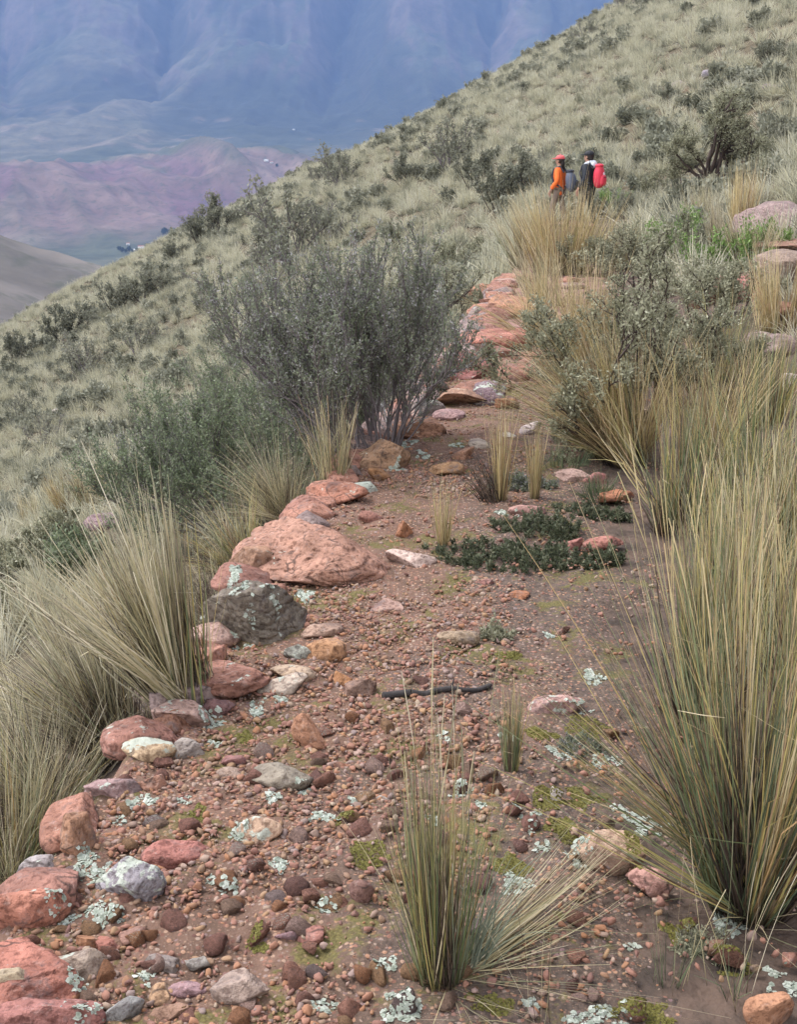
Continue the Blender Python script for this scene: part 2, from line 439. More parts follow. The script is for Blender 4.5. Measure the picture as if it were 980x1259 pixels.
def valley_z(x, y):
    ys = np.array([200, 700, 1500, 2000, 2500, 3000, 3600, 4300, 5000, 5800, 6500, 7300, 8200, 9500, 11000, 13500.])
    es = np.array([-.42, -.24, -.130, -.100, -.0795, -.0672, -.052, -.018, .014, .034, .052, .085, .150, .235, .27, .26])
    z = EYE + np.interp(y, ys, es * ys)
    z = z + 165 * np.exp(-(((x + 650) / 520) ** 2 + ((y - 3750) / 520) ** 2)) * (1 - .12 * 0)
    z = z + 120 * np.exp(-(((x + 1250) / 420) ** 2 + ((y - 3500) / 420) ** 2))
    z = z + 70 * np.exp(-(((x + 250) / 260) ** 2 + ((y - 3700) / 420) ** 2))
    a1 = np.exp(-(((x + 700) / 1100) ** 2 + ((y - 3600) / 700) ** 2))
    z = z + a1 * 150 * (ridged((x + .55 * y) / 420, (y - .3 * x) / 900, 41, 4) - .55)
    gul = np.array([-.60, -.45, -.302, -.178, -.045, .075, .21, .36]); uu = x / y + .012 * fbm(x / 900, y / 900, 0, 83, 3) - .016 * (y - 7500) / 1000 * .5
    k = np.clip(np.searchsorted(gul, uu), 1, len(gul) - 1); tt = np.clip((uu - gul[k - 1]) / (gul[k] - gul[k - 1]), 0, 1)
    z = z + np.interp(y, [5200, 6200, 8200, 10000, 13000], [0, 50, 340, 480, 400]) * (np.sin(np.pi * tt) ** .8 - .6)
    amp = np.interp(y, [3000, 4500, 5500, 6800, 8200, 10000, 13000], [0, 40, 80, 150, 330, 480, 500])
    wx = x + 260 * fbm(x / 1500, y / 1500, 0, 77, 2)
    z = z + amp * (ridged(wx / 620 + 3.3, y / 1500, 52, 5, .5) - .62)
    z = z + np.interp(y, [2500, 6000, 9000], [2, 7, 35]) * fbm(x / 240, y / 240, 0, 61, 4)
    return z

def build_far():
    u = np.unique(np.r_[np.linspace(-.85, -.36, 50), np.linspace(-.36, .24, 330), np.linspace(.24, .85, 60)].round(5))
    y = np.unique(np.r_[np.geomspace(230, 2400, 50), np.geomspace(2400, 5200, 130), np.linspace(5200, 10500, 180), np.linspace(10500, 13500, 25)].round(2))
    U, Y = np.meshgrid(u, y); X = U * Y
    Z = valley_z(X, Y)
    gy, gx = np.gradient(Z, axis=0) / np.maximum(np.gradient(Y, axis=0), 1), np.gradient(Z, axis=1) / np.gradient(X, axis=1)
    slope = np.hypot(gx, gy)
    n = fbm(X / 700, Y / 700, 0, 91, 4); n2 = fbm(X / 180, Y / 180, 0, 95, 3)
    green = np.array([.060, .068, .045]); olive = np.array([.115, .105, .072]); rock = np.array([.13, .098, .088]); pink = np.array([.185, .12, .108]); purple = np.array([.125, .070, .082]); tan = np.array([.24, .18, .14])
    def lerp(a, b, t): return a + (b - a) * t[..., None]
    c = lerp(green + 0 * X[..., None], olive + 0 * X[..., None], sstep(-.3, .4, n))
    c = lerp(c, rock + 0 * c, sstep(.55, .95, slope + .25 * n2) * sstep(5200, 7000, Y) * .8)
    gl = ridged((X + 260 * fbm(X / 1500, Y / 1500, 0, 77, 2)) / 620 + 3.3, Y / 1500, 52, 5, .5)
    c = lerp(c, np.array([.030, .036, .026]) + 0 * c, (1 - sstep(.30, .62, gl)) * sstep(4600, 6000, Y) * .85)
    c = lerp(c, np.array([.21, .16, .13]) + 0 * c, sstep(.80, .95, gl + .15 * n2) * sstep(5800, 7200, Y) * .22)
    px = np.exp(-(((X + 640) / 780) ** 2 + ((Y - 3450) / 560) ** 2))
    c = lerp(c, pink + 0 * c, np.clip(sstep(.30, .62, px + .35 * n + .15 * n2), 0, 1) * .8)
    c = lerp(c, tan + 0 * c, sstep(.15, .4, fbm((X + .5 * Y) / 300, (Y - .3 * X) / 900, 0, 33, 3)) * sstep(.25, .5, px) * .55)
    rg = ridged((X + .55 * Y) / 420, (Y - .3 * X) / 900, 41, 4)  # purple earth and green cover striped along folds, painting in weak relief shading
    c = lerp(c, purple + 0 * c, (1 - sstep(.30, .58, rg)) * sstep(.35, .7, px) * .7)
    c = lerp(c, green * 1.25 + 0 * c, sstep(.62, .85, rg) * sstep(.2, .5, px) * .55)
    for (cx, cy, rx, ry) in ((-860, 3560, 130, 190), (-1150, 3420, 120, 200), (-560, 3300, 90, 150), (-180, 3650, 110, 120)):
        q = np.exp(-(((X - cx + .4 * (Y - cy)) / rx) ** 2 + ((Y - cy) / ry) ** 2)) + .55 * n2 + .5 * (ridged((X + .5 * Y) / 260, (Y - .3 * X) / 700, 37, 3) - .6)
        c = lerp(c, purple + 0 * c, sstep(.40, .66, q) * .75)
    c = lerp(c, tan + 0 * c, sstep(.36, .5, n2 + .3 * n) * sstep(4300, 4800, Y) * (1 - sstep(5600, 6400, Y)) * .5)
    c = lerp(c, np.array([.15, .15, .10]) + 0 * c, (1 - sstep(2900, 3100, Y)) * sstep(-.1, .3, n) * .8)
    c = lerp(c, np.array([.105, .115, .075]) + 0 * c, sstep(.0, .35, n + .8 * n2) * px * .75)
    v = np.stack([X, Y, Z], -1).reshape(-1, 3)
    tag(obj('valley_and_mountain_terrain', mesh('far_terrain', v, grid_faces(len(y), len(u)), mat_far('mountain_terrain', 9), True, {'col': c.reshape(-1, 3)})), 'broad valley with pinkish badland hills below a steep blue mountain', None, None, 'structure')
    # brown spur running down from outside the frame on the near side of the valley
    u = np.linspace(-1.0, -.06, 170); y = np.linspace(470, 900, 110)
    U, Y = np.meshgrid(u, y); X = U * Y
    crest = -37 - .275 * (X / Y * 700 + 229) - 8 * sstep(-.24, -.12, U) * ((U + .24) / .1)
    Z = crest + np.where(Y < 700, -.15 * (700 - Y), -.5 * (Y - 700)) + 5 * fbm(X / 60, Y / 60, 0, 71, 5) - 2.0 * ridged((X + .8 * Y) / 45, (Y - .2 * X) / 120, 73, 3)
    n = fbm(X / 50, Y / 50, 0, 79, 4)
    c = np.array([.128, .112, .10]) * (1 + .28 * n[..., None])
    v = np.stack([X, Y, Z], -1).reshape(-1, 3)
    tag(obj('brown_spur_hill', mesh('spur', v, grid_faces(len(y), len(u)), mat_far('spur_soil', 2.0), True, {'col': c.reshape(-1, 3)})), 'bare brown spur of hill sloping down across the valley', None, None, 'structure')
build_far()

# haze: one closed box of even air
def build_haze():
    v, f = [], [[0, 3, 2, 1], [4, 5, 6, 7], [0, 1, 5, 4], [1, 2, 6, 5], [2, 3, 7, 6], [3, 0, 4, 7]]
    x0, x1, y0, y1, z0, z1 = -12500, 12500, -400, 14200, -420, 4200
    for z in (z0, z1):
        for x, y in ((x0, y0), (x1, y0), (x1, y1), (x0, y1)): v.append((x, y, z))
    m = bpy.data.materials.new('air'); m.use_nodes = True; t = m.node_tree
    t.nodes.remove(t.nodes['Principled BSDF'])
    pv = t.nodes.new('ShaderNodeVolumePrincipled')
    pv.inputs['Color'].default_value = (.25, .395, .77, 1)
    pv.inputs['Density'].default_value = 1.0e-4
    pv.inputs['Anisotropy'].default_value = 0.0
    t.links.new(pv.outputs[0], t.nodes['Material Output'].inputs['Volume'])
    tag(obj('haze', mesh('haze', v, f, m)), 'pale blue haze filling the valley air', None, None, 'stuff')
build_haze()
#==END_GROUND

def rel_label(x, y, what, adjs, refs, used, near=1.0):
    for dd, (rx, ry, lab) in sorted(((math.hypot(rx - x, ry - y), (rx, ry, lab)) for rx, ry, lab in refs), key=lambda q: q[0])[:5]:
        dx, dy = x - rx, y - ry
        rel = ('right of' if dx > 0 else 'left of') if abs(dx) > abs(dy) else ('beyond' if dy > 0 else 'in front of')
        for adj in adjs:
            for nb in ('just ', 'a little way ') if dd < near else ('a little way ', 'some way '):
                t = f'{adj} {what} {nb}{rel} the {lab}'.replace("'s", '')
                if len(t.split()) <= 16 and t not in used:
                    used[t] = 1
                    return t
    return None

# ------------------------------------------------------------------ rocks
RC = dict(pinkred=(.35, .180, .130), red=(.30, .155, .120), darkred=(.21, .115, .095), pink=(.39, .265, .22), lav=(.31, .275, .275), grey=(.27, .245, .22),
          dgrey=(.20, .145, .138), ochre=(.37, .225, .125), orange=(.37, .185, .10), tan=(.39, .30, .215), purple=(.26, .195, .18), brown=(.27, .18, .13), pale=(.46, .39, .335), white=(.58, .53, .49))

def norm3(a): return a / np.linalg.norm(a)

def rock_geo(seed, sub, nplanes=11, rough=.065, flat=0.0):
    rng = np.random.default_rng(seed)
    v, f = ico(sub); v = v.copy()
    for k in range(nplanes):
        n = rng.normal(size=3); n[2] *= 1 + flat; n /= np.linalg.norm(n)
        d = rng.uniform(.50, .84) if sub > 3 else rng.uniform(.38, .72)
        s = v @ n - d
        v -= np.maximum(s, 0)[:, None] * n * rng.uniform(.95, 1.0)
    v[:, 2] = np.maximum(v[:, 2], -.62)
    o = rng.uniform(0, 99, 3)
    lay = norm3(rng.normal(size=3) * .35 + np.array([0, 0, 1]))
    hh = v @ lay * (4.5 if sub > 3 else 3)
    hh = hh * .8 + 1.3 * vnoise(v[:, 0] * 1.6 + o[0], v[:, 1] * 1.6, v[:, 2] * 1.6, 9)
    amp = -rough * .5 * sstep(.40, .5, np.abs(hh % 1.0 - .5)) * sstep(-.15, .25, vnoise(v[:, 0] * 1.3 + o[1], v[:, 1] * 1.3, v[:, 2] * 1.3, 12)) if sub >= 4 else 0
    amp = amp + fbm(v[:, 0] * 1.7 + o[0], v[:, 1] * 1.7 + o[1], v[:, 2] * 1.7 + o[2], 3, 3) * rough * 1.5
    if sub >= 3: amp += fbm(v[:, 0] * 6 + o[1], v[:, 1] * 6 + o[2], v[:, 2] * 6 + o[0], 7, 3) * rough * .8
    if sub >= 5: amp -= rough * .9 * sstep(.62, .9, ridged(v[:, 0] * 2.2 + v[:, 2] * 3 + o[0], v[:, 1] * 3 + o[1], 5, 4))
    r = v / np.maximum(np.linalg.norm(v, axis=1), .05)[:, None]
    v += r * amp[:, None]
    lo, hi = v.min(0), v.max(0)
    v = (v - (lo + hi) / 2) / (hi - lo)              # unit box, centred
    return v, f

ROCKS = []
_bvh = []          # (bvh, ) of the ground and the rocks, for laying lichen on
SHAPE = dict(c=(.80, .8), b=(.55, .8), f=(.30, .9), u=(1.25, .8), s=(.26, 1.0), r=(.62, .95))
def rock(px, py, w, h, shape, col, lich, label, name='rock', sub=None, sink=.16, yaw=None, group=None, planes=11, tilt=None, depth=None):
    seed = int(px * 7 + py * 13 + w)
    rng = np.random.default_rng(seed)
    p, t = P(px, py + h * .28)
    mpp = t / FPX; W = w * mpp; hm = h * mpp
    hf, df = SHAPE[shape]
    d = ray(px, py); sinE = -d[2] / np.linalg.norm(d); cosE = math.sqrt(1 - sinE ** 2)
    Hh = hf * W
    if shape in 'ubc': Hh = max(.35 * W, min(Hh, hm * (.95 if shape == 'u' else .8)))
    D = float(np.clip((hm - Hh * cosE) / max(sinE, .08), .55 * W, 1.35 * W)) if depth is None else depth * W
    if sub is None: sub = 5 if w > 90 else 4 if w > 34 else 3
    v, f = rock_geo(seed, sub, planes, .07 if shape != 'r' else .035, 1.2 if shape in 'fs' else 0)
    v = v * np.array([W * 1.06, D * 1.06, Hh * 1.15])
    o = obj(name, mesh(name, v, f, MAT_ROCK, True))
    o.location = (p[0], p[1], p[2] + Hh * (.5 - sink))
    o.rotation_euler = (rng.normal() * .10, rng.normal() * .10, rng.normal() * .25 if yaw is None else yaw)
    if tilt: o.rotation_euler = (tilt[0], tilt[1], o.rotation_euler[2])
    j = rng.uniform(.9, 1.1, 3) * rng.uniform(.92, 1.08)
    o.color = (*(np.array(RC[col]) * j), lich)
    tag(o, label, 'rock', group)
    ROCKS.append(o)
    return o

E = 'boulders and slabs along the terrace edge'
L = 'loose stones lying on the path'
def build_rocks():
    filler = []; names_ = set(); used_ = {}
    # stones of the terrace edge, near to far
    rock(28, 1190, 150, 90, 's', 'pinkred', .1, 'broad pink-red slab in the bottom corner of the terrace edge', 'flat_rock', group=E, depth=.9)
    rock(52, 1238, 150, 70, 's', 'red', .1, 'low red slab under the ochre-grey cobble at the terrace corner', 'flat_rock', group=E)
    rock(19, 1218, 50, 36, 'r', 'tan', .3, 'rounded ochre-grey cobble lying on the red corner slab', group=E, sink=-.35)
    rock(90, 1187, 80, 40, 'b', 'pink', .4, 'long pinkish stone beside the broad corner slab', group=E)
    rock(38, 1112, 92, 66, 'b', 'pinkred', .2, 'red block stepping down outside the edge above the corner slab', 'boulder', group=E)
    rock(50, 1064, 54, 50, 'b', 'lav', .3, 'pale grey-lilac block leaning outside the upright red slab', 'boulder', group=E)
    rock(97, 1018, 44, 92, 'u', 'pinkred', .25, 'narrow upright red slab set along the terrace edge', 'flat_rock', group=E, depth=1.3, yaw=-.1)
    rock(157, 1077, 92, 64, 'b', 'lav', .75, 'pale lilac-grey boulder crusted with lichen near the lower edge', 'boulder', group=E)
    rock(215, 1048, 82, 30, 'f', 'pinkred', .2, 'flat red stone just behind the lilac-grey boulder', group=E)
    rock(140, 966, 68, 26, 'f', 'pink', .3, 'pink-topped slab with a grey front on the edge below the tall grass', 'flat_rock', group=E)
    rock(187, 963, 40, 30, 'b', 'red', 0, 'small angular red block beside the pink-topped slab', group=E)
    rock(183, 924, 66, 36, 'b', 'tan', .62, 'yellowish grey stone thick with lichen under the drooping grass', group=E)
    rock(228, 921, 46, 32, 'b', 'lav', .35, 'lilac stone next to the yellowish lichened stone', group=E)
    rock(214, 888, 56, 44, 'b', 'pinkred', .2, 'red stone halfway down the stepped edge', group=E)
    rock(270, 866, 38, 32, 'b', 'darkred', .1, 'dark red pyramid-shaped stone inside the pink edge slab', group=E)
    rock(275, 824, 118, 70, 's', 'pinkred', .2, 'long pink-red slab on the edge just below the dark boulder', 'flat_rock', group=E, depth=1.0)
    rock(315, 752, 122, 96, 'b', 'dgrey', .28, 'dark grey boulder spotted with white lichen', 'boulder', group=E, sink=.02, sub=6, planes=13, depth=.85, yaw=.35, tilt=(.25, -.12))
    rock(384, 672, 184, 84, 'f', 'pinkred', .12, 'largest red sandstone boulder of the terrace edge', 'boulder', group=E, sub=6, planes=14, depth=.92, sink=.12, yaw=.12, tilt=(.05, .10))
    rock(318, 692, 70, 50, 'b', 'red', .25, 'red broken shoulder stone at the foot of the largest boulder', 'boulder', group=E)
    rock(370, 617, 30, 26, 'b', 'darkred', .1, 'small dark red block at the top of the largest boulder', group=E)
    rock(415, 604, 82, 34, 'f', 'pinkred', .3, 'thin pink-red slab behind the largest boulder', 'flat_rock', group=E)
    rock(450, 601, 32, 20, 'b', 'grey', .9, 'small grey stone covered in lichen on the thin pink-red slab', group=E)
    rock(432, 578, 28, 26, 'b', 'purple', .2, 'small purplish block at the foot of the dark bush', group=E)
    rock(470, 562, 66, 44, 'b', 'pinkred', .3, 'pink-red angular boulder at the foot of the dark bush', 'boulder', group=E)
    rock(466, 584, 28, 20, 'b', 'orange', .0, 'orange-brown chip against the pink-red angular boulder', group=E)
    rock(508, 526, 80, 34, 'f', 'pinkred', .3, 'pink slab lying by the bleached twigs', 'flat_rock', group=E)
    rock(522, 504, 50, 28, 'b', 'grey', .5, 'rounded grey stone just beyond the pink slab by the bleached twigs', group=E)
    rock(552, 508, 38, 20, 'f', 'pink', .2, 'small buff flake beside the rounded grey stone', group=E)
    rock(566, 484, 66, 38, 'f', 'pinkred', .2, 'red tilted slab in the middle of the rocky step', 'flat_rock', group=E)
    rock(602, 484, 46, 34, 'b', 'dgrey', .6, 'dark lichened block at the top of the gravel', group=E)
    rock(624, 496, 30, 18, 'b', 'orange', 0, 'bright orange-red stone beside the dark lichened block', group=E)
    rock(578, 452, 92, 44, 'b', 'red', .25, 'dark-stained red bedrock ledge across the path', 'boulder', group=E)
    rock(606, 415, 84, 46, 'f', 'pinkred', .15, 'pink bedrock hump beyond the dark-stained ledge', 'boulder', group=E, depth=1.2)
    rock(640, 374, 70, 40, 'f', 'pinkred', .05, 'bare pink bedrock hump at the far end of the visible path', 'boulder', group=E, depth=1.3)
    rock(598, 360, 40, 30, 'b', 'pinkred', .3, 'pink knob of bedrock half hidden by the grey shrub', 'boulder', group=E)
    # the smaller slabs that close the row between them
    rng = np.random.default_rng(66)
    have = [(o.location.y, o.location.x - float(xe(o.location.y))) for o in ROCKS]
    y = 1.75; k = 0
    tones = ('pink-red', 'dusty red', 'pale pink', 'salmon-red', 'purplish')
    keys = ('pinkred', 'red', 'pink', 'pinkred', 'purple')
    while y < 17:
        L_ = rng.uniform(.09, .17) * (.8 + .10 * y)
        if not any(abs(hy - y) < .06 and -.1 < hd < .12 for hy, hd in have):
            q = int(rng.integers(5)); Wd = rng.uniform(.13, .21) * (.8 + .08 * y); Hh = rng.uniform(.07, .105) * (.9 + .05 * y)
            v, f = rock_geo(3000 + k, 4, 16, .035, .5)
            near = min((o for o in ROCKS if o['group'] == E), key=lambda o: abs(o.location.y - y))
            o = obj('flat_rock', mesh('flat_rock', v * np.array([Wd, L_ * 1.3, Hh]), f, MAT_ROCK, True), None, (float(xe(y)) + rng.uniform(-.03, .07), y, float(Hd(.05, y)) + .02), (rng.normal() * .1, rng.normal() * .12, -.15 + rng.normal() * .3))
            o.color = (*(np.array(RC[keys[q]]) * rng.uniform(.88, 1.1)), rng.uniform(0, .35))
            base_ = (' just beyond the ' if near.location.y < y else ' just before the ') + re.split(r' (?:of|set|leaning|stepping|on|in|at|beside|by|below|behind|spotted|crusted|just|halfway|inside|against|lying|across|beyond|with|thick|next|half|under) ', near['label'])[0]
            for ad in ('', ' tilted', ' low', ' squarish', ' wedge-shaped', ' rough', ' chipped', ' rounded'):
                lab_ = tones[q] + (' narrow' if Wd < .14 else ' broad') + ad + ' kerb slab' + base_
                if lab_ not in names_: break
            names_.add(lab_); tag(o, lab_, 'rock', E)
            filler.append(o); k += 1
        y += L_ * .72
    for k in range(16):
        y = rng.uniform(8.6, 18.5); d = rng.uniform(0, .95); Wd = rng.uniform(.25, .62); tone = ('pinkred', 'red', 'pinkred', 'pink')[k % 4]
        v, f = rock_geo(4000 + k, 4, 12, .07, 1.2)
        o = obj('bedrock_slab', mesh('bedrock_slab', v * np.array([Wd, Wd * rng.uniform(.8, 1.4), rng.uniform(.10, .22)]), f, MAT_ROCK, True), None, (float(xe(y)) + d, y, float(Hd(d, y)) + .01), (rng.normal() * .08, rng.normal() * .08, rng.normal() * .6))
        o.color = (*(np.array(RC[tone]) * rng.uniform(.72, .95)), rng.uniform(0, .25)); o['kind'] = 'thing'
        tag(o, rel_label(float(xe(y)) + d, y, 'bedrock slab', ({'pinkred': 'pink-red', 'red': 'brick-red', 'pink': 'pale pink'}[tone], 'flat ' + {'pinkred': 'pink-red', 'red': 'brick-red', 'pink': 'pale pink'}[tone]), [(q.location.x, q.location.y, q['label']) for q in ROCKS if q.location.y > 8 and len(q['label'].split()) < 11], used_) or 'pink-red bedrock slab breaking through the far part of the path', 'rock', 'bedrock slabs in the far part of the path'); filler.append(o)
    ROCKS.extend(filler)
    # stones lying on the path
    for a in (
        (377, 903, 42, 50, 'u', 'ochre', .1, 'upright ochre stone with a pointed top in mid path'),
        (345, 950, 78, 44, 'f', 'purple', .25, 'flat purple-grey stone below the pointed ochre stone'),
        (318, 1020, 56, 38, 'b', 'tan', .5, 'tan stone with lichen on its outer side'),
        (295, 1214, 70, 52, 'b', 'tan', .1, 'large pale tan stone with a pointed corner at the bottom of the path'),
        (232, 1213, 48, 26, 'f', 'purple', .05, 'flat purplish stone beside the large pale tan stone'),
        (198, 1185, 40, 26, 'b', 'grey', .1, 'grey-brown cobble above the flat purplish stone'),
        (197, 1219, 28, 32, 'b', 'ochre', 0, 'ochre cube-like stone left of the flat purplish stone'),
        (108, 1156, 32, 27, 'b', 'ochre', .1, 'ochre stone tucked under the lilac-grey boulder'),
        (131, 1163, 26, 26, 'r', 'pinkred', 0, 'rounded salmon stone next to the ochre stone under the boulder'),
        (161, 1146, 30, 34, 'b', 'brown', 0, 'brown stone standing against the salmon one'),
        (150, 1241, 52, 42, 'r', 'lav', .4, 'round grey-lilac cobble at the bottom edge of the path'),
        (207, 1246, 48, 26, 'b', 'brown', 0, 'brown stone beside the round grey-lilac cobble'),
        (243, 1182, 30, 28, 'b', 'grey', 0, 'greyish stone above the pale tan stone'),
        (445, 1099, 32, 44, 'u', 'darkred', .1, 'dark red-brown pitted stone standing in the gravel near the green tuft'),
        (381, 1147, 34, 32, 'b', 'pinkred', .05, 'cleft reddish stone in the gravel'),
        (352, 1149, 28, 22, 'b', 'purple', 0, 'small dark purple stone beside the cleft reddish stone'),
        (442, 847, 40, 30, 'r', 'brown', .15, 'round brown stone left of the black stick'),
        (422, 832, 23, 22, 'r', 'orange', 0, 'small round bright orange pebble below the orange block'),
        (402, 797, 50, 42, 'b', 'ochre', 0, 'orange-tan block lying tilted by the dark boulder'),
        (397, 776, 54, 22, 'f', 'pink', 0, 'flat pink stone behind the orange-tan block'),
        (368, 803, 38, 24, 'b', 'grey', .6, 'grey lichened stone left of the orange-tan block'),
        (360, 826, 58, 24, 'f', 'tan', .1, 'flat tan brick-shaped stone below the grey lichened stone'),
        (348, 845, 62, 16, 'f', 'pale', .2, 'thin pale stone below the flat tan brick-shaped stone'),
        (288, 936, 32, 20, 'b', 'red', 0, 'small red stone inside the edge above the tan lichened stone'),
        (282, 951, 44, 18, 'f', 'pink', .1, 'flat salmon stone under the small red stone'),
        (476, 744, 40, 26, 'f', 'pink', .1, 'pale pink flat stone lying in mid path above the sticks'),
        (505, 689, 62, 17, 'f', 'pale', .2, 'long pale flat stone at the tip of the largest boulder'),
        (497, 647, 20, 42, 'u', 'orange', 0, 'slim upright orange stone planted in the gravel'),
        (456, 636, 30, 18, 'b', 'red', 0, 'red stone on the gravel right of the largest boulder'),
        (545, 577, 52, 22, 'f', 'orange', 0, 'orange-red flat stone on the upper gravel'),
        (570, 558, 28, 20, 'b', 'pinkred', .1, 'pink stone above the orange-red flat stone'),
        (590, 544, 30, 16, 'f', 'pale', .1, 'pinkish white stone on the upper gravel'),
        (652, 530, 28, 14, 'r', 'white', 0, 'white rounded stone at the far side of the upper gravel'),
        (626, 535, 20, 8, 'f', 'white', .2, 'thin white flake left of the white rounded stone'),
        (564, 783, 52, 20, 'f', 'pink', -.4, 'flat buff stone beside the small grey sprout'),
        (640, 731, 26, 14, 'f', 'orange', 0, 'small orange stone below the dark green cushion'),
        (598, 717, 22, 14, 'b', 'red', 0, 'small red stone under the dark green cushion'),
        (692, 775, 20, 14, 'b', 'red', .1, 'small reddish stone near the big tuft'),
        (705, 586, 48, 22, 'b', 'pink', .1, 'buff-pink wedge stone beyond the thin straw tufts'),
        (733, 589, 32, 22, 'b', 'red', .1, 'reddish stone behind the big tuft at the path side'),
        (705, 560, 34, 14, 'f', 'darkred', 0, 'flat dark red stone under the bluish cushion'),
        (758, 612, 48, 11, 'f', 'orange', 0, 'thin orange-red slab behind the big tuft'),
        (648, 628, 44, 15, 'f', 'pink', .2, 'pinkish flat stone above the dark green cushion'),
        (743, 668, 54, 20, 'f', 'pinkred', .1, 'pink-red broken stone between the cushion and the big tuft'),
        (706, 669, 22, 16, 'b', 'red', 0, 'small red stone right of the dark green cushion'),
        (683, 866, 66, 34, 'b', 'pink', .42, 'pale pink stone topped with white lichen beside the yellow tuft'),
        (685, 976, 16, 24, 'u', 'white', 0, 'tiny white pointed stone on the moss'),
        (750, 1040, 90, 66, 'b', 'pink', .15, 'large pinkish stone ringed by grey lichen'),
        (800, 1080, 54, 44, 'b', 'pink', .05, 'buff-pink stone below the large pinkish stone'),
        (945, 1239, 60, 46, 'r', 'pinkred', 0, 'smooth red stone at the bottom corner by the big tuft'),
        (881, 1164, 26, 24, 'r', 'red', 0, 'small round red stone under the big tuft'),
        (972, 1178, 24, 18, 'r', 'red', 0, 'little red stone near the frame edge under the big tuft'),
        (930, 850 + 340, 16, 12, 'b', 'brown', 0, 'tiny brown stone on the dark soil below the big tuft'),
        (420, 943, 20, 14, 'r', 'red', 0, 'small round red stone right of the flat purple-grey stone'),
        (471, 983, 16, 10, 'r', 'pale', 0, 'small pale pebble right of the flat purple-grey stone'),
        (310, 995, 24, 18, 'b', 'red', 0, 'small red stone above the tan lichened stone'),
        (545, 1030, 20, 14, 'b', 'brown', 0, 'small brown stone behind the green tuft'),
    ):
        rock(*a, group=L, name='stone')
    # outcrop on the bank to the right and a few on the slope below
    B = 'rocks on the banks beside the path'
    for a in (
        (952, 275, 90, 62, 'b', 'purple', .1, 'big purplish red outcrop on the bank under the tree'),
        (968, 330, 80, 60, 'b', 'purple', .1, 'pink-red outcrop below the purplish outcrop', ),
        (905, 345, 80, 36, 'f', 'purple', .1, 'low pink bedrock showing behind the bright green herb'),
        (940, 425, 70, 60, 'b', 'purple', .1, 'pinkish rock in the bank between dry grasses'),
        (975, 470, 36, 26, 'b', 'white', .1, 'white rock at the frame edge above the big tuft'),
        (930, 356, 96, 30, 'f', 'pinkred', .1, 'broad sloping pinkish bedrock under the fresh green herbs'),
        (958, 302, 70, 34, 'f', 'pinkred', .1, 'sloping pink slab between the two big outcrops'),
        (878, 366, 64, 22, 'f', 'pinkred', .1, 'low pink bedrock ledge beside the grey-green bank shrub'),
        (968, 378, 56, 30, 'f', 'pinkred', .1, 'broken pink rock at the frame edge below the outcrops'),
        (840, 335, 50, 26, 'f', 'purple', .1, 'pale pink rock patch below the fresh green twig'),
        (135, 640, 62, 30, 'f', 'purple', .2, 'pinkish outcrop on the slope behind the tall pale grass'),
        (172, 628, 16, 22, 'u', 'white', .1, 'small white stone standing on the slope above the pale grass'),
        (5, 635, 26, 24, 'b', 'lav', .2, 'grey stone on the slope at the frame edge'),
    ):
        rock(*a, group=B, name='outcrop' if a[2] > 40 else 'stone')
build_rocks()

# smaller loose stones, one object each; the finest gravel is one mass
def pebble_label(x, y, c, s, used):
    c = {'pinkred': 'salmon-red', 'darkred': 'dark red', 'purple': 'purplish', 'pink': 'pale pink'}.get(c, c)
    best = sorted(((math.hypot(a.location.x - x, a.location.y - y), a) for a in REFS), key=lambda q: q[0])[:4]
    for dd, a in best:
        dx, dy = x - a.location.x, y - a.location.y
        rel = ('right of' if dx > 0 else 'left of') if abs(dx) > abs(dy) else ('beyond' if dy > 0 else 'in front of')
        for size in ('', 'larger ' if s > .042 else 'tiny ', 'close-set '):
            for nb in ('just ', 'a little way ') if dd < .18 else ('a little way ', 'some way '):
                lab = f'{size}{c} pebble {nb}{rel} the ' + a['label'].replace("'s", '')
                w = lab.split()
                if len(w) <= 16 and lab not in used:
                    used[lab] = 1
                    return lab
    return None

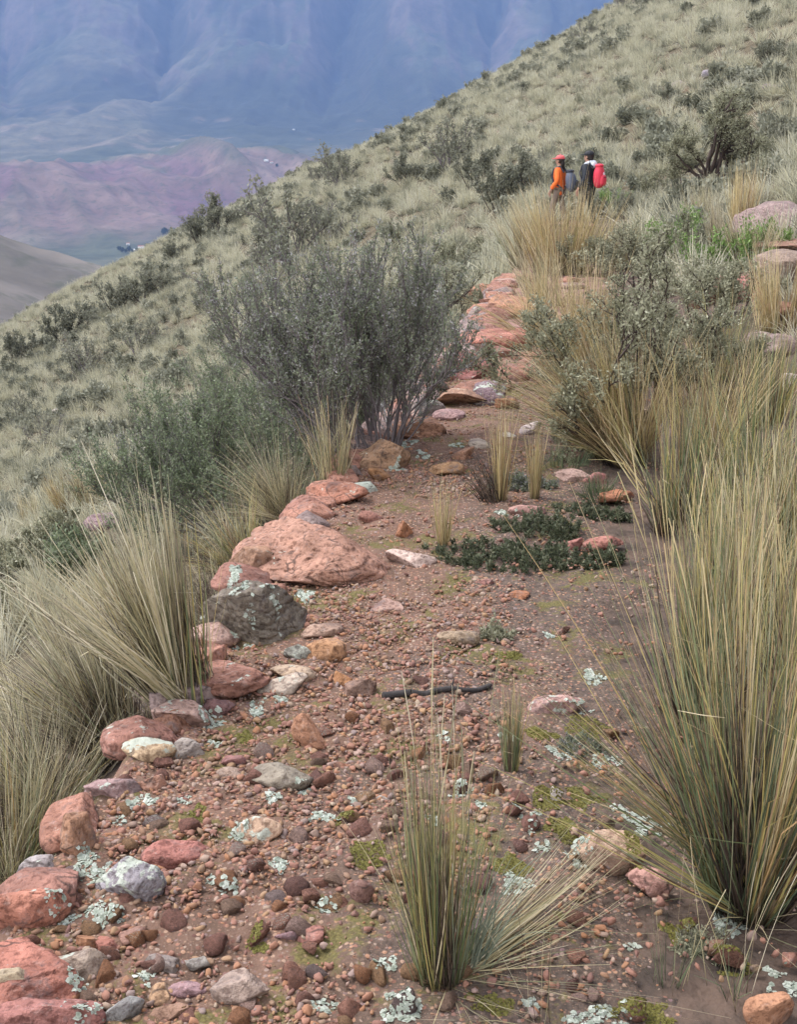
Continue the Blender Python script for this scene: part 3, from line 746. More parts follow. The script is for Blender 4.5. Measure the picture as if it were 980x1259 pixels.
def build_pebbles():
    global REFS
    REFS = [o for o in ROCKS if o.location.y < 8 and len(o['label'].split()) < 12 and not any(q in o['label'] for q in ('left of', 'pebble'))]
    rng = np.random.default_rng(5)
    protos = []
    for k in range(14):
        v, f = rock_geo(400 + k, 3 if k < 6 else 2, 12 if k % 4 else 6, .05, .6 if k % 2 else 0)
        protos.append(mesh('pebble', v * np.array([1, rng.uniform(.65, .95), rng.uniform(.4, .75)]), f, MAT_ROCK, k < 6))
    def sample(n, y0, y1, size, power, inner):
        u = rng.random(n); y = y0 * (y1 / y0) ** (u ** power)
        d = np.where(rng.random(n) < inner, rng.random(n) ** 1.1 * 1.0 + .02, rng.random(n) * 1.7 + .02)
        return d, y, size[0] * (size[1] / size[0]) ** (rng.random(n) ** 1.7)
    dens = lambda d, y: fbm((xe(y) + d) / .35, y / .35, 0, 55, 3)
    cols = ['red', 'pinkred', 'brown', 'ochre', 'darkred', 'pink', 'purple', 'pinkred', 'orange', 'pinkred', 'red', 'brown', 'red', 'ochre']
    n, k = 0, 0
    d, y, s = sample(1500, 1.55, 7.0, (.025, .066), .95, .76)
    q = dens(d, y)
    names = dict(red='small red stone loose on the path gravel', pinkred='small salmon-red stone loose on the path gravel', brown='small brown stone loose on the path gravel',
                 ochre='small ochre stone loose on the path gravel', darkred='small dark red stone loose on the path gravel', pink='small pale pink stone loose on the path gravel',
                 purple='small purplish stone loose on the path gravel', tan='small tan stone loose on the path gravel', orange='small orange stone loose on the path gravel')
    used = {}
    order = np.argsort(-(s / np.maximum(y, 1.5)) - .004 * q)
    for i in order[:285]:
        c = cols[int(rng.integers(len(cols)))]
        x = float(xe(y[i]) + d[i]); z = float(Hd(d[i], y[i])) + .008
        o = obj('pebble', protos[int(rng.integers(14))], None, (x, y[i], z + s[i] * .10), (rng.normal() * .25, rng.normal() * .25, rng.uniform(0, 6.28)), float(s[i]))
        o.color = (*(np.array(RC[c]) * rng.uniform(.85, 1.15)), float(rng.random() < .12) * .5)
        tag(o, pebble_label(x, float(y[i]), c, float(s[i]), used) or names[c], 'pebble', 'small ' + {'pinkred': 'salmon-red', 'darkred': 'dark red'}.get(c, c) + ' stones scattered on the path')
        ROCKS.append(o)

def _half(a, b):
    v, f = b
    q = np.abs(v).sum() % 1.0
    return v * np.array([1, .55 + .4 * q, .35 + .3 * ((q * 7) % 1)]), f

_gm = []
def gravel_mat():
    if not _gm:
        m = N('gravel_grains'); r = m.n('ObjectInfo').outputs['Random']
        c = m.ramp(r, [(0, RC['darkred']), (.12, RC['red']), (.30, RC['pinkred']), (.48, RC['orange']), (.60, RC['brown']), (.72, RC['ochre']), (.82, RC['purple']), (.90, RC['pink']), (1, RC['tan'])])
        tc = m.n('TexCoord').outputs['Object']
        c = m.mix(m.noise(tc, 3, 3), m.mix(1.0, c, (.55, .52, .5), 'MULTIPLY'), c)
        _gm.append(m.done(c, .9))
    return _gm[0]

def scatter(name, pts, rot, scl, idx, meshes, label, cat=None, mat=None):
    """points carrying geometry: the meshes are instanced as plain geometry of this one object"""
    me = mesh(name, pts, np.zeros((0, 3)))
    at = me.attributes.new('rot', 'FLOAT_VECTOR', 'POINT'); at.data.foreach_set('vector', np.asarray(rot, np.float32).ravel())
    at = me.attributes.new('scl', 'FLOAT', 'POINT'); at.data.foreach_set('value', np.asarray(scl, np.float32))
    at = me.attributes.new('idx', 'INT', 'POINT'); at.data.foreach_set('value', np.asarray(idx, np.int32))
    o = obj(name, me)
    g = bpy.data.node_groups.new(name + '_scatter', 'GeometryNodeTree')
    g.interface.new_socket('Geometry', in_out='INPUT', socket_type='NodeSocketGeometry')
    g.interface.new_socket('Geometry', in_out='OUTPUT', socket_type='NodeSocketGeometry')
    gi = g.nodes.new('NodeGroupInput'); go = g.nodes.new('NodeGroupOutput')
    ip = g.nodes.new('GeometryNodeInstanceOnPoints'); gti = g.nodes.new('GeometryNodeGeometryToInstance')
    for m in meshes:
        po = bpy.data.objects.new(name + '_kind', m)
        oi = g.nodes.new('GeometryNodeObjectInfo'); oi.transform_space = 'ORIGINAL'
        oi.inputs['Object'].default_value = po
        g.links.new(oi.outputs['Geometry'], gti.inputs[0])
    def named(nm, typ):
        a = g.nodes.new('GeometryNodeInputNamedAttribute'); a.data_type = typ; a.inputs['Name'].default_value = nm
        return a.outputs['Attribute']
    g.links.new(gi.outputs[0], ip.inputs['Points']); g.links.new(gti.outputs[0], ip.inputs['Instance'])
    ip.inputs['Pick Instance'].default_value = True
    g.links.new(named('idx', 'INT'), ip.inputs['Instance Index'])
    g.links.new(named('rot', 'FLOAT_VECTOR'), ip.inputs['Rotation'])
    g.links.new(named('scl', 'FLOAT'), ip.inputs['Scale'])
    g.links.new(ip.outputs[0], go.inputs[0])
    md = o.modifiers.new('scatter', 'NODES'); md.node_group = g
    return tag(o, label, cat, None, 'stuff')
build_pebbles()

# ------------------------------------------------------------------ lichen and moss, laid on whatever they grow on
LICHEN_AT = []
def build_lichen():
    vs, fs, n = [], [], 0
    bpy.context.view_layer.update()
    for o in [q for q in ROCKS if q.location.y < 9.5] + [bpy.data.objects['footpath'], bpy.data.objects['hillside_ground']]:
        me = o.data; v = np.empty(len(me.vertices) * 3, np.float32); me.vertices.foreach_get('co', v); v = v.reshape(-1, 3)
        k = len(me.polygons[0].vertices)
        f = np.empty(len(me.polygons) * k, np.int32); me.loops.foreach_get('vertex_index', f); f = f.reshape(-1, k)
        M = np.array(o.matrix_world); v = v @ M[:3, :3].T + M[:3, 3]
        ok = ((v[:, 1] > .8) & (v[:, 1] < 10) & (np.abs(v[:, 0]) < 4))[f].all(1)
        f = f[ok]
        if k == 4: f = np.concatenate([f[:, [0, 1, 2]], f[:, [0, 2, 3]]])
        vs.append(v); fs.append(f + n); n += len(v)
    tree = BVHTree.FromPolygons(np.concatenate(vs).tolist(), np.concatenate(fs).tolist(), all_triangles=True)
    def cast(o, d, far=30.0):
        loc, nr, _i, _d = tree.ray_cast(o, d, far)
        if loc is None: return None
        return loc, (nr if nr.dot(d) < 0 else -nr)
    rng = np.random.default_rng(77)
    def patch(px, py, w, h, label, kind='lichen'):
        d = Vector(ray(px, py)).normalized()
        got = cast(Vector((0, 0, EYE)), d)
        if got is None: return
        c, nr = got
        dist = (c - Vector((0, 0, EYE))).length
        mpp = dist / FPX; sinE = max(-d.z, .15)
        rx = w * mpp / 2; ry = h * mpp / 2 / sinE
        if nr.z < .6: ry = h * mpp / 2
        LICHEN_AT.append((c.x, c.y, rx, ry))
        parts = []
        area = rx * ry * 3.14
        n = int(np.clip(area / (.0045 ** 2 if kind == 'lichen' else .0026 ** 2) * .55, 30, 800 if kind == 'lichen' else 900))
        o = rng.uniform(0, 50)
        for _ in range(n * 2):
            if len(parts) >= n: break
            a, r = rng.uniform(0, 6.283), math.sqrt(rng.random())
            lim = .72 + .55 * float(vnoise(math.cos(a) * 1.6 + o, math.sin(a) * 1.6, 0, 4))
            if r > lim: continue
            if kind == 'lichen' and float(vnoise(math.cos(a) * r * 3.1 + o, math.sin(a) * r * 3.1 + 9, 0, 6)) < -.28: continue
            q = c + Vector((rx * r * math.cos(a), ry * r * math.sin(a), .12))
            hit = cast(q, Vector((0, 0, -1)), .5)
            if hit is None: continue
            p, nn = hit
            s = .0021 * (1 + 1.8 * rng.random() ** 2.5) * (1 + .14 * dist) if kind == 'lichen' else rng.uniform(.0014, .003) * (1 + .1 * dist)
            nrm = Vector(nn) + Vector(rng.normal(size=3) * (.26 if kind == 'lichen' else .35)); nrm.normalize()
            t1 = nrm.orthogonal().normalized(); t2 = nrm.cross(t1)
            k = 6; ph = rng.uniform(0, 6.28)
            vs = [p + nrm * (.0015 + s * .12)]
            for j in range(k):
                rr = s * rng.uniform(.55, 1.15); ang = ph + j * 6.283 / k
                vs.append(p + t1 * rr * math.cos(ang) + t2 * rr * math.sin(ang) + nrm * (.001 + s * rng.uniform(.0, .38)))
            v = np.array([x[:] for x in vs]); f = np.array([[0, 1 + j, 1 + (j + 1) % k] for j in range(k)])
            parts.append((v, f, {'rnd': np.full(k + 1, rng.random()) * .75 + np.r_[0, np.full(k, .25)]}))
        if len(parts) < 4: return
        v, f, a = join(parts); v = v - np.array(c)[None]
        o = obj(kind + '_patch', mesh(kind + '_patch', v, f, M_LICHEN if kind == 'lichen' else M_MOSS, True, a), None, c)
        tag(o, label, kind, kind + ' patches on the path and its stones')
    W = 'crusty pale grey-green lichen patch '
    for a in (
        (262, 893, 34, 18, W + 'below the dark red pyramid stone'), (265, 916, 20, 12, W + 'just right of the lilac edge stone'), (290, 1022, 34, 46, W + 'spreading up the tan stone'),
        (405, 1005, 56, 22, W + 'in mid path right of the tan stone'), (336, 981, 24, 20, W + 'under the flat purple-grey stone'), (371, 975, 18, 12, W + 'small, right below the flat purple-grey stone'),
        (260, 1083, 16, 16, W + 'small and round in the red gravel'), (283, 1086, 26, 16, W + 'beside the small round one in the red gravel'), (345, 1064, 34, 18, W + 'in the gravel below the mid path patch'),
        (402, 1113, 30, 16, W + 'above the cleft reddish stone'), (472, 1186, 28, 40, W + 'at the foot of the green tuft'), (400, 1238, 36, 20, W + 'at the bottom of the path by the frame edge'),
        (98, 1220, 44, 24, W + 'on the low red slab in the corner'), (112, 1062, 46, 40, W + 'between upright red slab and lilac boulder'), (78, 1116, 40, 34, W + 'on the red block outside the edge'),
        (125, 1132, 50, 48, W + 'down the front of the lilac-grey boulder'), (178, 1200, 24, 20, W + 'beside the grey-brown cobble'), (116, 1246, 46, 24, W + 'left of the round grey-lilac cobble'),
        (175, 986, 36, 20, W + 'inside the pink-topped slab'), (318, 870, 40, 24, W + 'beside the dark red pyramid stone'), (345, 860, 20, 14, W + 'under the thin pale stone'),
        (300, 722, 36, 26, W + 'on the shoulder of the dark boulder'), (332, 726, 40, 18, W + 'dotting the top of the dark boulder'), (288, 706, 18, 26, W + 'greenish, at the dark boulder\'s upper end'), (376, 733, 28, 20, W + 'between dark boulder and gravel'),
        (488, 576, 36, 16, W + 'by the pink-red angular boulder'), (520, 560, 26, 12, W + 'on the upper gravel'), (500, 546, 40, 12, W + 'under the pink slab by the twigs'), (560, 548, 22, 9, W + 'left of the pinkish white stone'),
        (620, 632, 38, 14, 'white lichen clump at the top of the dark green cushion'), (638, 1002, 24, 18, W + 'on the bare soil left of the moss'), (655, 1014, 18, 12, W + 'small, on the mossy soil'),
        (760, 993, 28, 14, W + 'flat, above the large pinkish stone'), (795, 1014, 56, 34, W + 'broad, right of the large pinkish stone'), (712, 1050, 44, 40, W + 'left of the large pinkish stone'),
        (665, 1040, 22, 22, W + 'between green tuft and large pinkish stone'), (636, 1092, 44, 40, W + 'right of the green tuft'), (775, 1165, 28, 10, W + 'thin and white, on the dark soil'),
        (690, 930, 46, 18, W + 'right of the yellow tuft'), (745, 935, 40, 24, W + 'near the outer blades of the big tuft'), (622, 905, 26, 18, W + 'left of the yellow tuft'), (730, 836, 34, 20, W + 'at the edge of the big tuft'),
        (566, 968, 44, 22, W + 'behind the green tuft'), (498, 1226, 60, 50, W + 'large, at the bottom left of the green tuft'), (735, 1250, 84, 28, W + 'broad, along the bottom of the frame'), (962, 1206, 56, 32, W + 'above the smooth red stone'),
        (652, 1236, 22, 20, W + 'small, under the bent straw'), (712, 870, 40, 10, W + 'on the pale pink stone'), (676, 782, 22, 10, W + 'white, near the small reddish stone'), (895, 1140, 40, 40, W + 'greyish, beneath the big tuft'),
        (545, 905, 20, 12, W + 'small, in mid path'), (530, 1010, 26, 16, W + 'behind the green tuft on the soil'), (435, 985, 18, 10, W + 'small, right of the mid path patch'), (660, 1000, 16, 10, W + 'tiny, on the moss'), (590, 990, 20, 14, W + 'tiny, right behind the green tuft'), (225, 985, 22, 12, W + 'small, inside the red edge block'), (150, 1010, 20, 14, W + 'small, behind the upright red slab'),
    ): patch(*a)
    M = 'yellow-green moss cushion '
    for a in (
        (672, 985, 50, 34, M + 'left of the tiny white pointed stone'), (720, 985, 64, 36, M + 'right of the tiny white pointed stone'), (690, 1022, 44, 34, M + 'below the tiny white pointed stone'), (632, 1062, 60, 34, M + 'right of the green tuft'),
        (668, 902, 50, 20, M + 'beside the yellow tuft'), (725, 897, 60, 30, M + 'under the pale pink stone'), (830, 1148, 44, 32, M + 'bright, on dark soil under the big tuft'), (600, 1232, 60, 26, M + 'at the bottom, right of the green tuft'),
        (780, 1228, 110, 26, M + 'long, at the bottom of the frame'), (457, 1052, 60, 34, M + 'left of the green tuft'), (240, 1000, 26, 22, M + 'in the gravel near the red edge block'), (300, 905, 24, 16, M + 'in the gravel below the lichened patch'), (318, 1150, 30, 22, M + 'in the red gravel'),
        (785, 1040, 30, 40, M + 'against the large pinkish stone'), (628, 806, 40, 10, M + 'under the small grey sprout'), (900, 1190, 50, 20, M + 'near the smooth red stone'), (420, 1010, 30, 14, M + 'beside the mid path lichen'),
    ): patch(*a, 'moss')
def build_gravel():
    rng = np.random.default_rng(6)
    # geometry nodes, one mass; thin where lichen and moss hold the ground
    def sample(n, y0, y1, size, power, inner):
        u = rng.random(n); y = y0 * (y1 / y0) ** (u ** power)
        d = np.where(rng.random(n) < inner, rng.random(n) ** 1.1 * 1.0 + .02, rng.random(n) * 1.7 + .02)
        return d, y, size[0] * (size[1] / size[0]) ** (rng.random(n) ** 1.7)
    n = 54000
    d, y, s = sample(n, 1.5, 11.0, (.005, .028), .95, .58)
    dens = lambda d, y: fbm((xe(y) + d) / .35, y / .35, 0, 55, 3)
    keep = dens(d, y) + rng.normal(size=n) * .25 + (.75 - d) * .34 > -.06
    for cx, cy, rx, ry in LICHEN_AT: keep &= ~((((xe(y) + d - cx) / rx) ** 2 + ((y - cy) / ry) ** 2 < .8) & (rng.random(n) < .85))
    d, y, s = d[keep], y[keep], s[keep]
    x = xe(y) + d
    gp = [mesh('gravel_grain', *_half(ico(1), rock_geo(700 + k, 2 if k < 3 else 1, 8, .05)), gravel_mat(), False) for k in range(8)]
    scatter('gravel', np.c_[x, y, Hd(d, y) + .009 + s * .15], np.c_[rng.normal(size=len(d)) * .4, rng.normal(size=len(d)) * .4, rng.uniform(0, 6.28, len(d))], s, rng.integers(0, 8, len(d)), gp,
            'reddish gravel strewn over the footpath', 'gravel')
build_lichen()
build_gravel()

# ------------------------------------------------------------------ grasses
def norm(a): return a / np.maximum(np.linalg.norm(a, axis=-1, keepdims=True), 1e-9)

def blades(rng, n, L, Lsd, rb, tilt, droop=.25, w=.0022, lean=(0, 0), segs=5, base=(0, 0, 0), az=None, azsd=3.2, taper=.8, wob=.02, tiltsd=None, plume=0.0, kink=.07, bunch=0):
    """n thin curved blades growing from a disc of radius rb: (verts, quads, {'rnd','t'})"""
    a = rng.uniform(0, 2 * np.pi, n); r = rb * np.sqrt(rng.random(n))
    b = np.stack([r * np.cos(a), r * np.sin(a), np.zeros(n)], 1) + np.array(base)
    oa = (a + rng.normal(size=n) * .6) if az is None else az + rng.normal(size=n) * azsd
    th = np.abs(tilt * (.25 + .75 * r / max(rb, 1e-6)) + rng.normal(size=n) * (tilt * .35 if tiltsd is None else tiltsd))
    if az is not None and tilt > 1.1: th = np.abs(tilt + rng.normal(size=n) * (tiltsd or .1))
    if n >= 200 and not bunch: bunch = max(10, n // 26)
    if bunch:                                                # blades gather into bunches that part from each other
        g = rng.integers(0, bunch, n); first = np.array([np.argmax(g == k) for k in range(bunch)])
        oa = oa[first][g] + rng.normal(size=n) * .22 / np.maximum(th[first][g], .2) * .4; th = np.abs(th[first][g] + rng.normal(size=n) * .055)
        b = b[first][g] * .8 + b * .2
    D = np.stack([np.sin(th) * np.cos(oa) + lean[0], np.sin(th) * np.sin(oa) + lean[1], np.cos(th)], 1)
    D = norm(D)
    ln = np.maximum(L + rng.normal(size=n) * Lsd - L * .45 * (rng.random(n) < .18), L * .2)
    out = D * np.array([1, 1, 0]); 
    dr = droop * np.abs(1 + .6 * rng.normal(size=n))
    t = np.linspace(0, 1, segs + 1)[None, :, None]
    wobv = rng.normal(size=(n, 3)) * wob
    hor = np.linalg.norm(out, axis=1)
    C = b[:, None] + ln[:, None, None] * (D[:, None] * t + (out * dr[:, None])[:, None] * t ** 2 * .8 + np.stack([np.zeros(n), np.zeros(n), -dr * hor * 1.1], 1)[:, None] * t ** 2.4 + wobv[:, None] * np.sin(t * 3.0))
    tt = t[..., 0]
    kb = rng.random(n) < kink                               # some blades are snapped over
    tk = rng.uniform(.35, .8, n); ex = np.maximum(tt - tk[:, None], 0)[..., None] * kb[:, None, None]
    kd = norm(np.c_[rng.normal(size=(n, 2)), -rng.uniform(.1, .9, n)])[:, None]
    C = C + ln[:, None, None] * ex * (kd - D[:, None]) * .55
    side = norm(np.cross(D, rng.normal(size=(n, 3))))[:, None]
    wd = w * rng.uniform(.6, 1.3, n)[:, None] * (1 - taper * tt ** 1.5)
    if plume: wd = wd + w * plume * np.exp(-((tt - .9) / .12) ** 2) 
    A = C - side * wd[..., None] * .5; B = C + side * wd[..., None] * .5
    v = np.stack([A, B], 2).reshape(-1, 3)
    k = (np.arange(n)[:, None] * (segs + 1) * 2 + np.arange(segs)[None] * 2)
    f = np.stack([k, k + 1, k + 3, k + 2], -1).reshape(-1, 4)
    rv = rng.random(n)
    if bunch: rv = np.where(rng.random(n) < .5, rv, np.clip(rng.random(bunch)[g] + rng.normal(size=n) * .1, 0, 1))
    rnd = np.repeat(rv, (segs + 1) * 2)
    return v, f, {'rnd': rnd, 't': np.repeat(np.broadcast_to(tt, (n, segs + 1)).ravel(), 2)}

def tuft(px, py, label, parts, cat='grass tuft', name='grass_tuft', group='grass tufts growing along the path', z=0.0):
    """a thing at the photo's tuft foot; parts: (part name, material, blade arguments or list of them)"""
    p, t = P(px, py)
    root = empty(name, (p[0], p[1], p[2] - .015 + z))
    tag(root, label, cat, group)
    rng = np.random.default_rng(int(px * 3 + py * 5))
    for pn, m, args in parts:
        v, f, a = join([blades(rng, **k) for k in (args if isinstance(args, list) else [args])])
        obj(pn, mesh(pn, v, f, m, False, a), root)
    return root

def build_tufts():
    # the great tuft at the right: stiff fan of blades, foot at the photo's lower right
    tuft(918, 1112, 'huge tuft of stiff green and straw bunchgrass rising from the lower right of the path', [
        ('blades', M_ICHU, [dict(n=600, L=0.704, Lsd=0.15, rb=.085, tilt=.36, droop=.05, w=.0040, tiltsd=.11, segs=6, wob=.012),
                            dict(n=230, L=0.616, Lsd=0.123, rb=.08, tilt=.74, az=math.pi * .95, azsd=.55, droop=.04, w=.0038, tiltsd=.12, segs=6, wob=.012)]),
        ('dead_leaves', M_DEAD, dict(n=520, L=0.405, Lsd=0.15, rb=.085, tilt=.36, droop=.06, w=.0042, tiltsd=.12)),
        ('green_blades', M_GREEN, dict(n=130, L=0.616, Lsd=0.132, rb=.08, tilt=.40, droop=.05, w=.0040, tiltsd=.12, segs=6)),
        ('fallen_blades', M_STRAW, dict(n=46, L=0.37, Lsd=0.106, rb=.07, tilt=1.35, droop=.10, w=.0022, tiltsd=.15)),
        ('seed_stalks', M_GOLD, dict(n=70, L=0.862, Lsd=0.088, rb=.07, tilt=.26, droop=.03, w=.0020, plume=1.6, tiltsd=.10, segs=7))])
    tuft(1010, 1010, 'tall bunchgrass tuft cut by the frame edge beside the huge tuft', [
        ('blades', M_ICHU, dict(n=600, L=0.564, Lsd=0.131, rb=.09, tilt=.28, droop=.05, w=.0040, tiltsd=.10, segs=6)),
        ('dead_leaves', M_DEAD, dict(n=300, L=0.282, Lsd=0.0984, rb=.09, tilt=.3, w=.003)),
        ('seed_stalks', M_GOLD, dict(n=60, L=0.705, Lsd=0.082, rb=.07, tilt=.22, droop=.05, w=.0018, plume=1.4, segs=7))])
    tuft(868, 905, 'tall yellowish bunchgrass standing just behind the huge tuft', [
        ('blades', M_ICHU, dict(n=620, L=0.591, Lsd=0.128, rb=.10, tilt=.16, droop=.05, w=.0044, tiltsd=.09, segs=6)),
        ('dead_leaves', M_DEAD, dict(n=380, L=0.317, Lsd=0.112, rb=.10, tilt=.26, w=.0034)),
        ('seed_stalks', M_GOLD, dict(n=80, L=0.704, Lsd=0.096, rb=.08, tilt=.17, droop=.05, w=.0022, plume=1.6, tiltsd=.08, segs=7))])
    tuft(972, 835, 'dense bunchgrass tuft at the frame edge above the huge tuft', [
        ('blades', M_ICHU, dict(n=620, L=0.509, Lsd=0.133, rb=.13, tilt=.26, droop=.06, w=.0046, tiltsd=.11, segs=6)),
        ('dead_leaves', M_DEAD, dict(n=260, L=0.286, Lsd=0.104, rb=.12, tilt=.3, w=.0036)),
        ('seed_stalks', M_STRAW, dict(n=80, L=0.7, Lsd=0.0888, rb=.1, tilt=.2, droop=.06, w=.0022, plume=1.4, segs=7))])
    tuft(905, 735, 'straw-tipped bunchgrass half hidden behind the yellowish tuft', [
        ('blades', M_ICHU, dict(n=520, L=0.418, Lsd=0.115, rb=.13, tilt=.34, droop=.10, w=.0048, tiltsd=.14)),
        ('seed_stalks', M_GOLD, dict(n=60, L=0.57, Lsd=0.072, rb=.1, tilt=.3, droop=.06, w=.0024, plume=1.4))])
    tuft(842, 650, 'loose straw tuft between the sage shrub and the yellowish tuft', [
        ('blades', M_ICHU, dict(n=420, L=.58, Lsd=.15, rb=.15, tilt=.38, droop=.10, w=.0046, tiltsd=.14)), ('dead_leaves', M_DEAD, dict(n=160, L=.3, Lsd=.1, rb=.15, tilt=.4, w=.005))])
    tuft(930, 620, 'greenish tuft on the bank between straw-tipped bunchgrass and sage shrub', [
        ('blades', M_ICHU, dict(n=420, L=0.51, Lsd=.15, rb=.16, tilt=.38, droop=.12, w=.0048, tiltsd=.14))])
    tuft(870, 560, 'thin golden tuft under the second sage shrub', [
        ('blades', M_GOLD, dict(n=360, L=.55, Lsd=.13, rb=.16, tilt=.38, droop=.12, w=.005, tiltsd=.14))])
    tuft(985, 690, 'green bunchgrass on the bank behind the frame-edge tuft', [
        ('blades', M_ICHU, dict(n=800, L=0.421, Lsd=0.106, rb=.14, tilt=.34, droop=.12, w=.0038, tiltsd=.14))])
    # clump under the sage shrub, sweeping towards the path
    tuft(768, 566, 'wide golden clump sweeping over the path under the sage shrub', [
        ('blades', M_GOLD, [dict(n=700, L=0.741, Lsd=0.152, rb=.16, tilt=.70, az=math.pi * .95, azsd=.5, droop=.16, w=.0038, tiltsd=.22),
                            dict(n=360, L=0.627, Lsd=0.142, rb=.16, tilt=.35, droop=.12, w=.0040, tiltsd=.16)]),
        ('green_blades', M_ICHU, dict(n=420, L=0.741, Lsd=0.142, rb=.15, tilt=.62, az=math.pi, azsd=.5, droop=.14, w=.0036, tiltsd=.22)),
        ('dead_leaves', M_DEAD, dict(n=500, L=0.399, Lsd=0.133, rb=.17, tilt=.55, az=math.pi, azsd=.8, droop=.1, w=.0042))])
    tuft(722, 470, 'golden grass tuft leaning over the bare red bedrock', [
        ('blades', M_GOLD, [dict(n=900, L=.75, Lsd=.17, rb=.20, tilt=.5, az=math.pi, azsd=1.0, droop=.2, w=.0046, tiltsd=.2), dict(n=400, L=.8, Lsd=.15, rb=.2, tilt=.25, w=.0044)])])
    tuft(672, 425, 'golden tuft hanging over the far path beyond the leaning one', [
        ('blades', M_GOLD, dict(n=420, L=.62, Lsd=.15, rb=.18, tilt=.55, az=math.pi, azsd=1.0, droop=.2, w=.006, tiltsd=.2))])
    tuft(668, 378, 'pale straw tuft beside the far bedrock of the path', [
        ('blades', M_STRAW, dict(n=420, L=.65, Lsd=.15, rb=.22, tilt=.5, az=math.pi, azsd=1.2, droop=.2, w=.007, tiltsd=.2))])
    tuft(622, 338, 'small straw tuft closing the far end of the path', [
        ('blades', M_STRAW, dict(n=300, L=.5, Lsd=.12, rb=.2, tilt=.45, droop=.2, w=.008, tiltsd=.2))])
    tuft(690, 338, 'golden grass tuft in front of the two hikers', [
        ('blades', M_GOLD, dict(n=900, L=1.08, Lsd=.18, rb=.44, tilt=.34, droop=.14, w=.009, tiltsd=.16)),
        ('dead_leaves', M_DEAD, dict(n=160, L=.4, Lsd=.12, rb=.3, tilt=.3, w=.010))])
    tuft(652, 330, 'pale grass tuft beside the golden one in front of the hikers', [
        ('blades', M_STRAW, dict(n=420, L=1.0, Lsd=.16, rb=.28, tilt=.40, droop=.16, w=.009, tiltsd=.16))])
    tuft(760, 330, 'straw tuft right of the golden one below the red backpack', [
        ('blades', M_STRAW, dict(n=420, L=.85, Lsd=.14, rb=.30, tilt=.42, droop=.16, w=.009, tiltsd=.16))])
    tuft(908, 305, 'upright orange-straw tuft under the dark-branched tree', [
        ('blades', M_GOLD, dict(n=420, L=0.92, Lsd=0.144, rb=.14, tilt=.16, droop=.08, w=.008, tiltsd=.06))])
    tuft(862, 300, 'upright straw tuft just left of the orange-straw one', [
        ('blades', M_STRAW, dict(n=320, L=0.8, Lsd=0.144, rb=.13, tilt=.18, droop=.08, w=.008, tiltsd=.06))])
    tuft(885, 318, 'whitish grass tuft between the fresh green herbs', [
        ('blades', M_PALE, dict(n=260, L=.75, Lsd=.14, rb=.12, tilt=.3, az=math.pi, azsd=.7, droop=.1, w=.007))])
    tuft(960, 408, 'golden grass tuft in front of the pink bank rock', [
        ('blades', M_GOLD, dict(n=500, L=0.6, Lsd=0.128, rb=.2, tilt=.35, droop=.14, w=.006, tiltsd=.15))])
    tuft(925, 330, 'pale yellow grass tuft by the bank outcrop', [
        ('blades', M_STRAW, dict(n=300, L=.6, Lsd=.12, rb=.2, tilt=.4, droop=.14, w=.007, tiltsd=.15))])
    tuft(880, 470, 'greenish grass tuft behind the sage shrub', [
        ('blades', M_ICHU, dict(n=600, L=0.52, Lsd=0.104, rb=.2, tilt=.35, droop=.14, w=.005, tiltsd=.15))])
    tuft(945, 520, 'yellow-green grass tuft on the bank under the white rock', [
        ('blades', M_ICHU, dict(n=700, L=0.464, Lsd=0.112, rb=.18, tilt=.35, droop=.14, w=.0045, tiltsd=.15))])
    # bottom middle tuft
    tuft(541, 1206, 'slender green tuft with dark foot and long stalks at the bottom of the path', [
        ('blades', M_ICHU, [dict(n=270, L=.46, Lsd=.10, rb=.048, tilt=.07, droop=.10, w=.0030, tiltsd=.045), dict(n=70, L=.32, Lsd=.08, rb=.05, tilt=.30, az=math.pi * .95, azsd=.6, droop=.1, w=.0022)]),
        ('dead_leaves', M_DEAD, dict(n=200, L=.28, Lsd=.10, rb=.045, tilt=.14, w=.0032, tiltsd=.06)),
        ('seed_stalks', M_STRAW, dict(n=26, L=.56, Lsd=.09, rb=.03, tilt=.06, droop=.12, w=.0015, plume=1.5, tiltsd=.045, segs=8)),
        ('blue_green_leaves', M_GLAUC, dict(n=70, L=.24, Lsd=.06, rb=.03, base=(.06, .03, 0), tilt=.42, az=.5, azsd=.5, droop=.6, w=.0034, segs=7)),
        ('fallen_blades', M_STRAW, [dict(n=150, L=.42, Lsd=.08, rb=.03, base=(.03, .01, .03), tilt=1.38, az=.70, azsd=.15, droop=-.05, w=.0024, tiltsd=.07, segs=6),
                                   dict(n=26, L=.36, Lsd=.10, rb=.04, base=(.0, .0, .015), tilt=1.36, az=.1, azsd=.5, droop=.02, w=.0020, tiltsd=.06),
                                   dict(n=16, L=.36, Lsd=.10, rb=.04, base=(.0, .0, .015), tilt=1.36, az=-.6, azsd=1.2, droop=.02, w=.0020, tiltsd=.06)])])
    # slim yellow tufts on the path
    tuft(629, 952, 'slim upright yellow-green tuft standing alone in mid path', [
        ('blades', M_ICHU, dict(n=150, L=.24, Lsd=.045, rb=.014, tilt=.10, droop=.08, w=.0026, tiltsd=.05)), ('dead_leaves', M_DEAD, dict(n=30, L=.09, Lsd=.03, rb=.014, tilt=.12, w=.0026))])
    tuft(545, 672, 'short feathery yellow tuft at the tip of the dark green cushion', [('blades', M_GOLD, dict(n=120, L=.25, Lsd=.05, rb=.02, tilt=.14, w=.0028, tiltsd=.06))])
